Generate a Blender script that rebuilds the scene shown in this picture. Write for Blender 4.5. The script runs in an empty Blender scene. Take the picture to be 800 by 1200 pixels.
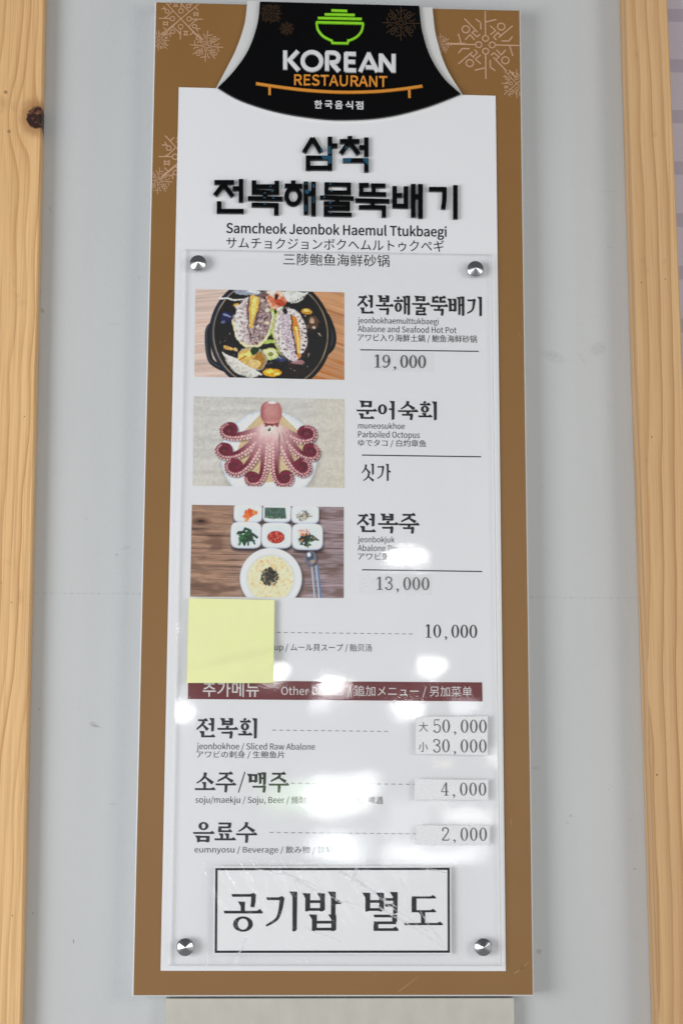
import bpy, math, random
import numpy as np
from mathutils import Matrix, Vector

random.seed(7)
RNG = np.random.default_rng(11)
C = bpy.context.scene.collection
SC = bpy.context.scene

# ------------------------------------------------------------------ camera, world, lights, exposure
Z0 = 1.20                                   # height of the menu board's bottom edge
F_PX, CAM = 1962.3, Vector((-0.0718, -1.9015, Z0 + 0.2347))
YAW, PITCH, ROLL = 0.04091, 0.15886, 0.00403


def cam_axes():
    cy, sy, cp, sp = math.cos(YAW), math.sin(YAW), math.cos(PITCH), math.sin(PITCH)
    fwd = Vector((sy * cp, cy * cp, sp))
    r = Vector((cy, -sy, 0))
    u = r.cross(fwd)
    cr, sr = math.cos(ROLL), math.sin(ROLL)
    return r * cr + u * sr, u * cr - r * sr, fwd


RIGHT, UP, FWD = cam_axes()
cam = bpy.data.cameras.new('camera')
cam.sensor_fit = 'VERTICAL'
cam.sensor_height = 36.0
cam.lens = F_PX / 1200 * 36.0
cam.clip_start, cam.clip_end = 0.05, 200
cam.dof.use_dof = True
cam.dof.focus_distance = 1.93
cam.dof.aperture_fstop = 4.4
camo = bpy.data.objects.new('camera', cam)
C.objects.link(camo)
M3 = Matrix((RIGHT, UP, -FWD)).transposed()
camo.matrix_world = Matrix.Translation(CAM) @ M3.to_4x4()
SC.camera = camo

w = bpy.data.worlds.new('World')
SC.world = w
w.use_nodes = True
bg = w.node_tree.nodes['Background']
bg.inputs[1].default_value = 1.0
# a covered passage: dark ceiling above, daylit frontage and paving from eye level down
wn = w.node_tree
tcw, sxw, mrw, mxw = (wn.nodes.new(t) for t in ('ShaderNodeTexCoord', 'ShaderNodeSeparateXYZ', 'ShaderNodeMapRange', 'ShaderNodeMix'))
mrw.interpolation_type = 'SMOOTHSTEP'
mrw.inputs[1].default_value, mrw.inputs[2].default_value = 0.34, -0.06
mxw.data_type = 'RGBA'
mrl, mxl = wn.nodes.new('ShaderNodeMapRange'), wn.nodes.new('ShaderNodeMix')
mrl.interpolation_type = 'SMOOTHSTEP'
mrl.inputs[1].default_value, mrl.inputs[2].default_value = -0.25, -0.62
mxl.data_type = 'RGBA'
mxl.inputs[7].default_value = (0.26, 0.26, 0.255, 1)
wn.links.new(sxw.outputs[2], mrl.inputs[0])
wn.links.new(mrl.outputs[0], mxl.inputs[0])
mxw.inputs[6].default_value = (0.135, 0.14, 0.15, 1)
mxw.inputs[7].default_value = (0.68, 0.70, 0.71, 1)
wn.links.new(tcw.outputs['Generated'], sxw.inputs[0])
wn.links.new(sxw.outputs[2], mrw.inputs[0])
wn.links.new(mrw.outputs[0], mxw.inputs[0])
wn.links.new(mxw.outputs[2], mxl.inputs[6])
wn.links.new(mxl.outputs[2], bg.inputs[0])


def area(name, loc, target, size, energy, col):
    l = bpy.data.lights.new(name, 'AREA')
    l.shape = 'DISK'
    l.size = size
    l.energy = energy
    l.color = col
    o = bpy.data.objects.new(name, l)
    C.objects.link(o)
    o.location = loc
    o.rotation_euler = (Vector(target) - Vector(loc)).to_track_quat('-Z', 'Y').to_euler()
    return o


area('area_light_daylight', (-2.3, -2.0, Z0 + 0.10), (0, 0, Z0 + 0.30), 1.6, 49, (0.97, 0.985, 1.0))
area('area_light_shop', (1.9, -1.9, Z0 + 0.7), (0, 0, Z0 + 0.4), 1.0, 13, (1.0, 0.95, 0.86))

SC.view_settings.view_transform = 'Standard'
SC.view_settings.look = 'None'
SC.view_settings.exposure = 0.06
SC.view_settings.gamma = 1.0
SC.cycles.use_denoising = True
SC.cycles.use_adaptive_sampling = False
SC.cycles.max_bounces = 10
SC.cycles.transparent_max_bounces = 16


# ------------------------------------------------------------------ photo measurement -> point on a plane parallel to the wall
def at(px, py, y=0.0):
    d = FWD + RIGHT * ((px - 400) / F_PX) + UP * ((600 - py) / F_PX)
    t = (y - CAM.y) / d.y
    return CAM + d * t


def uv(px, py, y=0.0):
    p = at(px, py, y)
    return (p.x, p.z)


# ------------------------------------------------------------------ materials
def s2l(c):
    return tuple(((v / 255) / 12.92 if v / 255 <= 0.04045 else ((v / 255 + 0.055) / 1.055) ** 2.4) for v in c)


def alb(c, k=1.0):                       # displayed colour -> surface colour under the scene's light
    return tuple(min(0.9, v * k / 0.80) for v in s2l(c))


class NG:
    """small helper to wire shader nodes"""

    def __init__(self, name):
        self.mat = bpy.data.materials.new(name)
        self.mat.use_nodes = True
        self.nt = self.mat.node_tree
        self.b = self.nt.nodes['Principled BSDF']
        self.out = self.nt.nodes['Material Output']

    def n(self, t):
        return self.nt.nodes.new(t)

    def put(self, sock, v):
        if isinstance(v, bpy.types.NodeSocket):
            self.nt.links.new(v, sock)
        else:
            if sock.type == 'RGBA' and len(v) == 3:
                v = (*v, 1)
            sock.default_value = v

    def m(self, op, a, b=0.0, c=None, clamp=False):
        x = self.n('ShaderNodeMath')
        x.operation = op
        x.use_clamp = clamp
        self.put(x.inputs[0], a)
        self.put(x.inputs[1], b)
        if c is not None:
            self.put(x.inputs[2], c)
        return x.outputs[0]

    def pos(self):
        tc = self.n('ShaderNodeTexCoord')
        s = self.n('ShaderNodeSeparateXYZ')
        self.nt.links.new(tc.outputs['Object'], s.inputs[0])
        return s.outputs[0], s.outputs[1], s.outputs[2]

    def vec(self, x=0.0, y=0.0, z=0.0):
        s = self.n('ShaderNodeCombineXYZ')
        for i, v in enumerate((x, y, z)):
            self.put(s.inputs[i], v)
        return s.outputs[0]

    def noise(self, v, scale=1.0, detail=3.0, rough=0.5):
        t = self.n('ShaderNodeTexNoise')
        self.nt.links.new(v, t.inputs['Vector'])
        t.inputs['Scale'].default_value = scale
        t.inputs['Detail'].default_value = detail
        t.inputs['Roughness'].default_value = rough
        return t.outputs[0]

    def mix(self, f, a, b):
        x = self.n('ShaderNodeMix')
        x.data_type = 'RGBA'
        self.put(x.inputs[0], f)
        self.put(x.inputs[6], a)
        self.put(x.inputs[7], b)
        return x.outputs[2]

    def step(self, v, lo, hi):
        x = self.n('ShaderNodeMapRange')
        x.interpolation_type = 'SMOOTHSTEP'
        self.put(x.inputs[0], v)
        x.inputs[1].default_value = lo
        x.inputs[2].default_value = hi
        return x.outputs[0]

    def bump(self, h, strength, dist):
        x = self.n('ShaderNodeBump')
        x.inputs['Strength'].default_value = strength
        x.inputs['Distance'].default_value = dist
        self.put(x.inputs['Height'], h)
        self.nt.links.new(x.outputs[0], self.b.inputs['Normal'])

    def set(self, color=None, rough=None, spec=None, metal=None):
        for k, v in (('Base Color', color), ('Roughness', rough), ('Specular IOR Level', spec), ('Metallic', metal)):
            if v is not None:
                self.put(self.b.inputs[k], v)
        return self.mat


def plain(name, col, rough=0.5, spec=0.5, metal=0.0, grain=0.05, scale=60):
    g = NG(name)
    x, y, z = g.pos()
    f = g.noise(g.vec(x, y, z), scale, 4)
    c2 = tuple(v * (1 - grain) for v in col)
    c1 = tuple(min(1, v * (1 + grain)) for v in col)
    g.set(g.mix(f, c2, c1), rough, spec, metal)
    return g.mat


def emit(name, col, s):
    g = NG(name)
    g.set((0.8, 0.8, 0.8), 0.4)
    g.put(g.b.inputs['Emission Color'], col)
    g.b.inputs['Emission Strength'].default_value = s
    return g.mat


MAT = {}
MAT['ink'] = plain('black_ink', (0.012, 0.012, 0.014), 0.5, 0.3)
MAT['ink_soft'] = plain('grey_black_ink', (0.075, 0.065, 0.07), 0.5, 0.3)
MAT['ink_grey'] = plain('grey_ink', (0.25, 0.25, 0.27), 0.5, 0.3)
MAT['print_white'] = plain('white_ink', (0.68, 0.66, 0.66), 0.5, 0.3)
MAT['maroon'] = plain('maroon_print', alb((98, 20, 27), 0.9), 0.4, 0.4, grain=0.06)
MAT['flake'] = plain('pale_tan_print', alb((176, 142, 116)), 0.45, 0.3)
MAT['flake_dark'] = plain('dim_bronze_print', alb((66, 46, 26)), 0.5, 0.3)
MAT['white_edge'] = plain('white_foam_edge', (0.74, 0.76, 0.78), 0.6, 0.3)
MAT['rim_white'] = plain('white_rim_board', (0.66, 0.66, 0.65), 0.5, 0.4)
MAT['green'] = plain('lime_green_paint', alb((128, 196, 34), 1.0), 0.28, 0.5)
MAT['bronze'] = plain('ochre_paint', alb((196, 128, 46), 1.0), 0.3, 0.5)
MAT['letter_white'] = plain('white_letter_paint', (0.70, 0.70, 0.72), 0.3, 0.5)
MAT['gloss_black'] = plain('glossy_black_acrylic', (0.003, 0.003, 0.0035), 0.10, 0.2)
MAT['blue_patch'] = plain('deep_blue_patch', (0.012, 0.075, 0.14), 0.3, 0.4)  # blue patches laid on some title letter faces
MAT['plaque_black'] = plain('black_plaque_face', (0.003, 0.003, 0.0035), 0.3, 0.10, scale=300, grain=0.3)
MAT['paper'] = plain('white_paper', (0.85, 0.85, 0.868), 0.6, 0.3, grain=0.02)
MAT['cord'] = plain('dark_cord', (0.03, 0.03, 0.03), 0.6)
MAT['dark_metal'] = plain('dark_grey_frame', (0.08, 0.08, 0.09), 0.4)

g = NG('brown_film_board')
x, y, z = g.pos()
f1 = g.noise(g.vec(x, y, z), 700, 2)
f2 = g.noise(g.vec(x, y, z), 5, 4)
cc = g.mix(f2, alb((124, 88, 44)), alb((133, 97, 52)))
cc = g.mix(g.m('MULTIPLY', f1, 0.35), cc, alb((110, 76, 38)))
spk = g.step(g.noise(g.vec(g.m('ADD', x, 3.3), y, z), 160, 1), 0.80, 0.83)
g.set(g.mix(g.m('MULTIPLY', spk, 0.5), cc, alb((190, 165, 130))), g.m('MULTIPLY_ADD', g.noise(g.vec(x, y, z), 14, 5, 0.6), 0.35, 0.22), 0.5)
g.bump(f1, 0.12, 0.0006)
MAT['brown'] = g.mat

g = NG('white_print_panel')
x, y, z = g.pos()
f1 = g.noise(g.vec(x, y, z), 260, 3)
f2 = g.noise(g.vec(x, y, z), 7, 3)
cc = g.mix(f2, (0.795, 0.80, 0.825), (0.82, 0.825, 0.845))
g.set(g.mix(g.m('MULTIPLY', f1, 0.25), cc, (0.775, 0.78, 0.81)), 0.4, 0.4)
MAT['panel'] = g.mat


def clear_film(name, rough, tint, haze, bump_scale=0.0, bump_strength=0.0, bump_dist=0.0, streak=None, haze_noise=0.0, f0=0.045):
    """thin clear plastic: lets the print show through, mirrors the room by its Fresnel share"""
    g = NG(name)
    g.nt.nodes.remove(g.b)
    geo = g.n('ShaderNodeNewGeometry')
    d = g.n('ShaderNodeVectorMath')
    d.operation = 'DOT_PRODUCT'
    g.nt.links.new(geo.outputs['Normal'], d.inputs[0])
    g.nt.links.new(geo.outputs['Incoming'], d.inputs[1])
    c = g.m('ABSOLUTE', d.outputs['Value'])
    p = g.m('POWER', g.m('SUBTRACT', 1.0, c, clamp=True), 5.0)
    fr = g.m('MULTIPLY_ADD', p, 0.9 if f0 else 0.0, f0)
    tr = g.n('ShaderNodeBsdfTransparent')
    tr.inputs[0].default_value = (*tint, 1)
    gl = g.n('ShaderNodeBsdfGlossy')
    gl.inputs['Roughness'].default_value = rough
    x, y, z = g.pos()
    if bump_strength:
        v = g.vec(x, y, z) if streak is None else g.vec(g.m('MULTIPLY', g.m('ADD', x, g.m('MULTIPLY', z, streak[2])), streak[0]), y, g.m('MULTIPLY', z, streak[1]))
        bp = g.n('ShaderNodeBump')
        bp.inputs['Strength'].default_value = bump_strength
        bp.inputs['Distance'].default_value = bump_dist
        g.nt.links.new(g.noise(v, bump_scale, 3), bp.inputs['Height'])
        g.nt.links.new(bp.outputs[0], gl.inputs['Normal'])
    base = tr.outputs[0]
    if haze:
        df = g.n('ShaderNodeBsdfDiffuse')
        df.inputs[0].default_value = (0.86, 0.87, 0.88, 1)
        mx = g.n('ShaderNodeMixShader')
        hz = haze
        if haze_noise:
            hz = g.m('MULTIPLY_ADD', g.step(g.noise(g.vec(x, y, z), haze_noise, 3), 0.45, 0.75), haze * 1.6, haze * 0.5)
        g.put(mx.inputs[0], hz)
        g.nt.links.new(base, mx.inputs[1])
        g.nt.links.new(df.outputs[0], mx.inputs[2])
        base = mx.outputs[0]
    mx = g.n('ShaderNodeMixShader')
    g.nt.links.new(fr, mx.inputs[0])
    g.nt.links.new(base, mx.inputs[1])
    g.nt.links.new(gl.outputs[0], mx.inputs[2])
    g.nt.links.new(mx.outputs[0], g.out.inputs[0])
    return g.mat


MAT['acrylic'] = clear_film('clear_acrylic', 0.04, (1, 1, 1), 0.006, 5.0, 0.05, 0.01, f0=0.042)
MAT['acrylic_back'] = clear_film('clear_acrylic_back', 0.05, (1, 1, 1), 0.0, f0=0.0)
MAT['acrylic_edge'] = clear_film('acrylic_sawn_edge', 0.2, (1, 1, 1), 0.6)
MAT['tape'] = clear_film('clear_packing_tape', 0.08, (0.99, 0.99, 0.99), 0.01, 55, 0.28, 0.004, (1.0, 0.3, 0.6), f0=0.015)
MAT['tape_cloudy'] = clear_film('cloudy_tape', 0.25, (1, 1, 1), 0.08, 500, 0.5, 0.001, None, 900, f0=0.018)
MAT['streak'] = clear_film('tape_crease_glare', 0.25, (1, 1, 1), 0.42, 400, 0.8, 0.002, None, 260)  # white haze stands in for the glare along tape creases

g = NG('brushed_steel')
x, y, z = g.pos()
g.set((0.50, 0.50, 0.52), 0.17, 0.5, 1.0)
g.b.inputs['Anisotropic'].default_value = 0.6
tn = g.n('ShaderNodeTangent')
tn.direction_type = 'RADIAL'
tn.axis = 'Y'
g.nt.links.new(tn.outputs[0], g.b.inputs['Tangent'])
MAT['steel'] = g.mat

g = NG('yellow_note_paper')
x, y, z = g.pos()
f = g.noise(g.vec(x, y, z), 30, 4)
g.set(g.mix(f, alb((216, 224, 156)), alb((226, 232, 170))), 0.75, 0.2)
g.bump(g.noise(g.vec(x, y, z), 55, 4), 0.45, 0.002)
MAT['note'] = g.mat

g = NG('painted_wall')
x, y, z = g.pos()
P = g.vec(x, y, z)
f = g.noise(P, 6, 5)
fine = g.noise(P, 420, 3)
streak = g.noise(g.vec(g.m('MULTIPLY', x, 14), y, g.m('MULTIPLY', z, 1.2)), 1, 4)
col = g.mix(f, (0.55, 0.565, 0.57), (0.59, 0.60, 0.605))
col = g.mix(g.m('MULTIPLY', g.step(streak, 0.35, 0.7), 0.35), col, (0.505, 0.525, 0.525))
grime = g.step(g.noise(g.vec(g.m('MULTIPLY', x, 60), 2.0, g.m('MULTIPLY', z, 45)), 1, 5, 0.65), 0.58, 0.75)
col = g.mix(g.m('MULTIPLY', grime, 0.16), col, (0.42, 0.43, 0.44))


def mask(cx, cz, rx, rz, ang=0.0, soft=0.5):
    dx, dz = g.m('SUBTRACT', x, cx), g.m('SUBTRACT', z, cz)
    ca, sa = math.cos(ang), math.sin(ang)
    a = g.m('ADD', g.m('MULTIPLY', dx, ca / rx), g.m('MULTIPLY', dz, sa / rx))
    b = g.m('ADD', g.m('MULTIPLY', dx, -sa / rz), g.m('MULTIPLY', dz, ca / rz))
    d = g.m('ADD', g.m('MULTIPLY', a, a), g.m('MULTIPLY', b, b))
    return g.step(d, 1.0, soft)


WY = 0.026
grit = g.step(g.noise(P, 900, 2), 0.42, 0.58)
for (px, py, rx, ry, an, colr, amt) in (
        (648, 418, .020, .008, -.3, (120, 122, 122), .45), (700, 409, .013, .010, .6, (120, 122, 122), .5), (681, 420, .012, .0012, -.9, (90, 92, 92), .6),
        (712, 224, .014, .0016, 0, (120, 125, 122), .45), (714, 290, .006, .002, 0, (120, 125, 122), .4)):
    u, v = uv(px, py, WY)
    col = g.mix(g.m('MULTIPLY', g.m('MULTIPLY', mask(u, v, rx, ry, an, 0.1), amt * .6), grit), col, alb(colr))
for (px, py, rx, ry, an, colr, amt) in (
        (110, 849, .007, .0035, -.4, (140, 138, 138), .55), (113, 851, .0075, .0008, -.2, (110, 108, 108), .8), (86.5, 1103, .0008, .0035, 0, (90, 88, 86), .9),
        (50, 364, .0026, .004, .4, (150, 148, 110), .8), (46, 831, .0012, .001, 0, (120, 100, 80), .9), (39, 1070, .001, .001, 0, (80, 70, 60), .9),
        (137, 650, .0025, .002, 0, (140, 142, 146), .6), (148, 642, .008, .003, .4, (160, 164, 168), .5), (132, 942, .007, .002, 0, (160, 162, 165), .5),
        (102, 608, .004, .0018, 0, (160, 162, 168), .5), (668, 956, .0014, .0022, -.4, (120, 122, 125), .7), (664, 964, .004, .0008, -.6, (140, 142, 145), .6),
        (713, 925, .0008, .0008, 0, (110, 110, 110), .8), (743, 1018, .0025, .0014, 0, (130, 130, 130), .6), (627, 900, .006, .002, 0, (140, 142, 146), .4),
        (631, 1115, .004, .0035, 0, (120, 110, 110), .5), (634, 570, .006, .002, 0, (165, 168, 172), .5), (59, 245, .006, .0008, -1.1, (130, 132, 132), .6),
        (163, 325, .001, .003, -.4, (150, 150, 150), .5), (135, 380, .008, .002, .1, (158, 160, 160), .4)):
    u, v = uv(px, py, WY)
    col = g.mix(g.m('MULTIPLY', mask(u, v, rx, ry, an, 0.1), amt * .75), col, alb(colr))
sz = uv(400, 698, WY)[1]
row = g.step(g.m('ABSOLUTE', g.m('SUBTRACT', z, g.m('MULTIPLY_ADD', g.noise(g.vec(g.m('MULTIPLY', x, 40)), 1, 1), 0.0016, sz - 0.0008))), 0.0017, 0.0006)
dots = g.step(g.m('SINE', g.m('MULTIPLY', x, 2 * math.pi / 0.0078)), 0.35, 0.75)
brk = g.step(g.noise(g.vec(g.m('MULTIPLY', x, 90), 0.0, 3.0), 1, 2), 0.35, 0.6)
seam = g.m('MULTIPLY', g.m('MULTIPLY', row, dots), brk)
line = g.m('MULTIPLY', g.step(g.m('ABSOLUTE', g.m('SUBTRACT', z, sz)), 0.0009, 0.0002), 0.12)
col = g.mix(g.m('MAXIMUM', g.m('MULTIPLY', seam, 0.34), line), col, alb((128, 130, 136)))
g.set(col, 0.5, 0.35)
g.bump(g.m('ADD', g.m('MULTIPLY', fine, 0.6), g.m('MULTIPLY', g.noise(P, 90, 3), 0.8)), 0.16, 0.002)
MAT['wall'] = g.mat


def wood(name, light, dark, freq, amp, knots, pores, seed, fine_amt=0.25):
    """pine: growth lines along the post, bent round the knots"""
    g = NG(name)
    x, y, z = g.pos()
    xs = g.m('ADD', x, g.m('MULTIPLY', y, 0.7))
    wob = g.noise(g.vec(g.m('MULTIPLY', xs, 3.0), seed, g.m('MULTIPLY', z, 1.1)), 1.6, 3, 0.45)
    r = g.m('MULTIPLY_ADD', wob, amp, xs)
    ktot = None
    for (kx, kz, rx, rz, push) in knots:
        dx, dz = g.m('SUBTRACT', x, kx), g.m('SUBTRACT', z, kz)
        a, b = g.m('MULTIPLY', dx, 1 / (rx * 2.4)), g.m('MULTIPLY', dz, 1 / (rz * 3.2))
        e = g.m('EXPONENT', g.m('MULTIPLY', g.m('ADD', g.m('MULTIPLY', a, a), g.m('MULTIPLY', b, b)), -1.0))
        r = g.m('SUBTRACT', r, g.m('MULTIPLY', g.m('MULTIPLY', e, dx), push))
        a2, b2 = g.m('MULTIPLY', dx, 1 / rx), g.m('MULTIPLY', dz, 1 / rz)
        d = g.m('SQRT', g.m('ADD', g.m('MULTIPLY', a2, a2), g.m('MULTIPLY', b2, b2)))
        d = g.m('ADD', d, g.m('MULTIPLY_ADD', g.noise(g.vec(x, y, z), 120, 3), 0.5, -0.25))
        ktot = d if ktot is None else g.m('MINIMUM', ktot, d)
    fr = g.m('FRACT', g.m('MULTIPLY', r, freq))
    ln = g.m('MULTIPLY', g.m('POWER', fr, 2.6), g.step(fr, 1.0, 0.93))
    vary = g.noise(g.vec(g.m('MULTIPLY', r, freq * 0.7), seed + 4, g.m('MULTIPLY', z, 0.6)), 1.0, 2)
    ln = g.m('MULTIPLY', ln, g.step(vary, 0.25, 0.7))
    fib = g.noise(g.vec(g.m('MULTIPLY', xs, 520), seed, g.m('MULTIPLY', z, 7)), 1, 4, 0.6)
    tone = g.noise(g.vec(g.m('MULTIPLY', xs, 16), seed + 9, g.m('MULTIPLY', z, 1.6)), 1, 4)
    col = g.mix(g.step(tone, 0.3, 0.7), light, tuple(a * 0.78 + b * 0.22 for a, b in zip(light, dark)))
    col = g.mix(g.m('MULTIPLY', ln, 0.9), col, dark)
    col = g.mix(g.m('MULTIPLY', g.step(fib, 0.42, 0.75), fine_amt), col, dark)
    blot = g.step(g.noise(g.vec(g.m('MULTIPLY', x, 40), seed, g.m('MULTIPLY', z, 25)), 1, 3), 0.66, 0.78)
    col = g.mix(g.m('MULTIPLY', blot, 0.22), col, tuple(v * 0.5 for v in dark))
    if ktot is not None:
        col = g.mix(g.m('MULTIPLY', g.step(ktot, 2.1, 1.1), 0.6), col, tuple(v * 0.72 for v in dark))
        kin = g.mix(g.step(g.noise(g.vec(x, y, z), 170, 3), 0.5, 0.66), (0.030, 0.012, 0.008), (0.16, 0.06, 0.03))
        kin = g.mix(g.step(g.noise(g.vec(g.m('ADD', x, 5.0), y, z), 210, 2), 0.66, 0.72), kin, (0.5, 0.34, 0.18))
        col = g.mix(g.step(ktot, 1.1, 0.9), col, kin)
    for (kx, kz, rr) in pores:
        dx, dz = g.m('SUBTRACT', x, kx), g.m('SUBTRACT', z, kz)
        d = g.m('SQRT', g.m('ADD', g.m('MULTIPLY', dx, dx), g.m('MULTIPLY', dz, dz)))
        col = g.mix(g.m('MULTIPLY', g.step(d, rr, rr * 0.6), 0.8), col, (0.12, 0.06, 0.025))
        if rr > 0.0014:
            col = g.mix(g.step(d, rr * 0.6, rr * 0.4), col, (0.42, 0.27, 0.12))
    g.set(col, 0.55, 0.3)
    g.bump(g.m('ADD', g.m('MULTIPLY', fib, 0.6), g.m('MULTIPLY', ln, -0.5)), 0.2, 0.0006)
    return g.mat


# ------------------------------------------------------------------ mesh helpers
def link(name, me, parent=None, loc=(0, 0, 0)):
    o = bpy.data.objects.new(name, me)
    C.objects.link(o)
    o.location = loc
    if parent is not None:
        o.parent = parent
    return o


def thing(name, label, cat, loc, group=None):
    o = bpy.data.objects.new(name, None)
    C.objects.link(o)
    o.location = loc
    o.empty_display_size = 0.02
    o['label'], o['category'] = label, cat
    if group:
        o['group'] = group
    return o


class MB:
    """collects faces in world coordinates; build() makes one mesh object relative to a thing's base"""

    def __init__(self):
        self.v, self.f, self.mi, self.sm = [], [], [], []

    def face(self, pts, mi=0, smooth=False):
        i = len(self.v)
        self.v += [tuple(p) for p in pts]
        self.f.append(tuple(range(i, i + len(pts))))
        self.mi.append(mi)
        self.sm.append(smooth)

    def flat(self, uvs, y, mi=0):
        self.face([(u, y, v) for u, v in uvs], mi)

    def prism(self, uvs, y0, y1, mi=0, side=None, bevel=0.0, inset=None):
        """y0 back, y1 front; optional chamfer towards the inset outline"""
        side = mi if side is None else side
        n = len(uvs)
        front = inset if inset is not None else uvs
        ym = y1 + bevel
        for i in range(n):
            a, b = uvs[i], uvs[(i + 1) % n]
            self.face([(a[0], y0, a[1]), (b[0], y0, b[1]), (b[0], ym, b[1]), (a[0], ym, a[1])], side)
            if inset is not None:
                c, d = front[i], front[(i + 1) % n]
                self.face([(a[0], ym, a[1]), (b[0], ym, b[1]), (d[0], y1, d[1]), (c[0], y1, c[1])], mi)
        self.flat(front, y1, mi)
        self.flat(list(reversed(uvs)), y0, side)

    def build(self, name, mats, parent=None, base=None, loc=None):
        base = Vector(base if base is not None else (0, 0, 0))
        me = bpy.data.meshes.new(name)
        me.from_pydata([tuple(Vector(p) - base) for p in self.v], [], self.f)
        for m in (mats if isinstance(mats, (list, tuple)) else [mats]):
            me.materials.append(m)
        me.polygons.foreach_set('material_index', self.mi)
        me.polygons.foreach_set('use_smooth', self.sm)
        me.update()
        return link(name, me, parent, loc if loc is not None else ((0, 0, 0) if parent is not None else base))


def quad(px, y):
    """four photo points tl, tr, br, bl on the plane y, counter-clockwise seen from the camera"""
    tl, tr, br, bl = px
    return [uv(*bl, y), uv(*br, y), uv(*tr, y), uv(*tl, y)]


def rect_uv(u0, v0, u1, v1):
    return [(u0, v0), (u1, v0), (u1, v1), (u0, v1)]


def catmull(pts, n=8):
    if len(pts) < 3:
        return list(pts)
    P = [pts[0]] + list(pts) + [pts[-1]]
    out = []
    for i in range(1, len(P) - 2):
        p0, p1, p2, p3 = (np.array(q, float) for q in P[i - 1:i + 3])
        for k in range(n):
            t = k / n
            out.append(tuple(0.5 * ((2 * p1) + (-p0 + p2) * t + (2 * p0 - 5 * p1 + 4 * p2 - p3) * t * t + (-p0 + 3 * p1 - 3 * p2 + p3) * t ** 3)))
    out.append(tuple(P[-2]))
    return out


def ribbon(pts, w0, w1=None, ext=0.0):
    """outline of a stroke: width runs from w0 to w1"""
    w1 = w0 if w1 is None else w1
    p = np.array(pts, float)
    if ext:
        d0, d1 = p[0] - p[1], p[-1] - p[-2]
        p[0] = p[0] + d0 / np.linalg.norm(d0) * ext
        p[-1] = p[-1] + d1 / np.linalg.norm(d1) * ext
    n = len(p)
    L, Rr = [], []
    for i in range(n):
        a = p[i] - p[i - 1] if i else p[1] - p[0]
        b = p[i + 1] - p[i] if i < n - 1 else p[i] - p[i - 1]
        a, b = a / (np.linalg.norm(a) + 1e-12), b / (np.linalg.norm(b) + 1e-12)
        t = a + b
        t = t / (np.linalg.norm(t) + 1e-12)
        nn = np.array([-t[1], t[0]])
        k = 1 / max(0.5, float(np.dot(nn, [-a[1], a[0]])))
        ww = (w0 + (w1 - w0) * i / (n - 1)) / 2 * k
        L.append(tuple(p[i] + nn * ww))
        Rr.append(tuple(p[i] - nn * ww))
    return Rr + L[::-1]


def ring_pts(cx, cy, rx, ry, n=28):
    return [(cx + rx * math.cos(2 * math.pi * i / n), cy + ry * math.sin(2 * math.pi * i / n)) for i in range(n)]


def ring_quads(outer, inner):
    n = len(outer)
    return [[outer[i], outer[(i + 1) % n], inner[(i + 1) % n], inner[i]] for i in range(n)]


# ------------------------------------------------------------------ lettering
import os
try:                                     # the typeface that ships with Blender; else its built-in one
    SANS = bpy.data.fonts.load(os.path.join(bpy.utils.system_resource('DATAFILES'), 'fonts', 'Noto Sans CJK Regular.woff2'))
except Exception:
    SANS = None
_font_cache = {}


def run_mesh(body, font, bold):
    c = bpy.data.curves.new('t', 'FONT')
    c.body = body
    if font:
        c.font = font
    c.offset = bold
    c.resolution_u = 4
    o = bpy.data.objects.new('t', c)
    C.objects.link(o)
    me = bpy.data.meshes.new_from_object(o.evaluated_get(bpy.context.evaluated_depsgraph_get()))
    V = np.array([v.co[:2] for v in me.vertices])
    Fc = [tuple(p.vertices) for p in me.polygons]
    bpy.data.objects.remove(o)
    bpy.data.curves.remove(c)
    bpy.data.meshes.remove(me)
    return V, Fc


def glyphs(body, bold=0.0):
    k = (body, bold)
    if k not in _font_cache:
        _font_cache[k] = run_mesh(body, SANS, bold)
    return _font_cache[k]


def print_text(name, body, x0, x1, yb, size, y, mat, parent, base, bold=0.0, ink=False):
    """printed line. size = capital height in photo px over the baseline yb; ink=True: yb..size are the ink's bottom and top"""
    V, Fc = glyphs(body, bold)
    xc = (x0 + x1) / 2
    u0, u1 = uv(x0, yb, y)[0], uv(x1, yb, y)[0]
    vb = uv(xc, yb, y)[1]
    lo, hi = V.min(0), V.max(0)
    sx = (u1 - u0) / (hi[0] - lo[0])
    if ink:
        vt = uv(xc, size, y)[1]
        sy = (vt - vb) / (hi[1] - lo[1])
        v0 = vb - lo[1] * sy
    else:
        sy = (uv(xc, yb - size, y)[1] - vb) / float(glyphs('H')[0][:, 1].max())
        v0 = vb
    m = MB()
    for fc in Fc:
        m.face([(u0 + (V[i][0] - lo[0]) * sx, y, v0 + V[i][1] * sy) for i in fc])
    return m.build(name, mat, parent, base)


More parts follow.
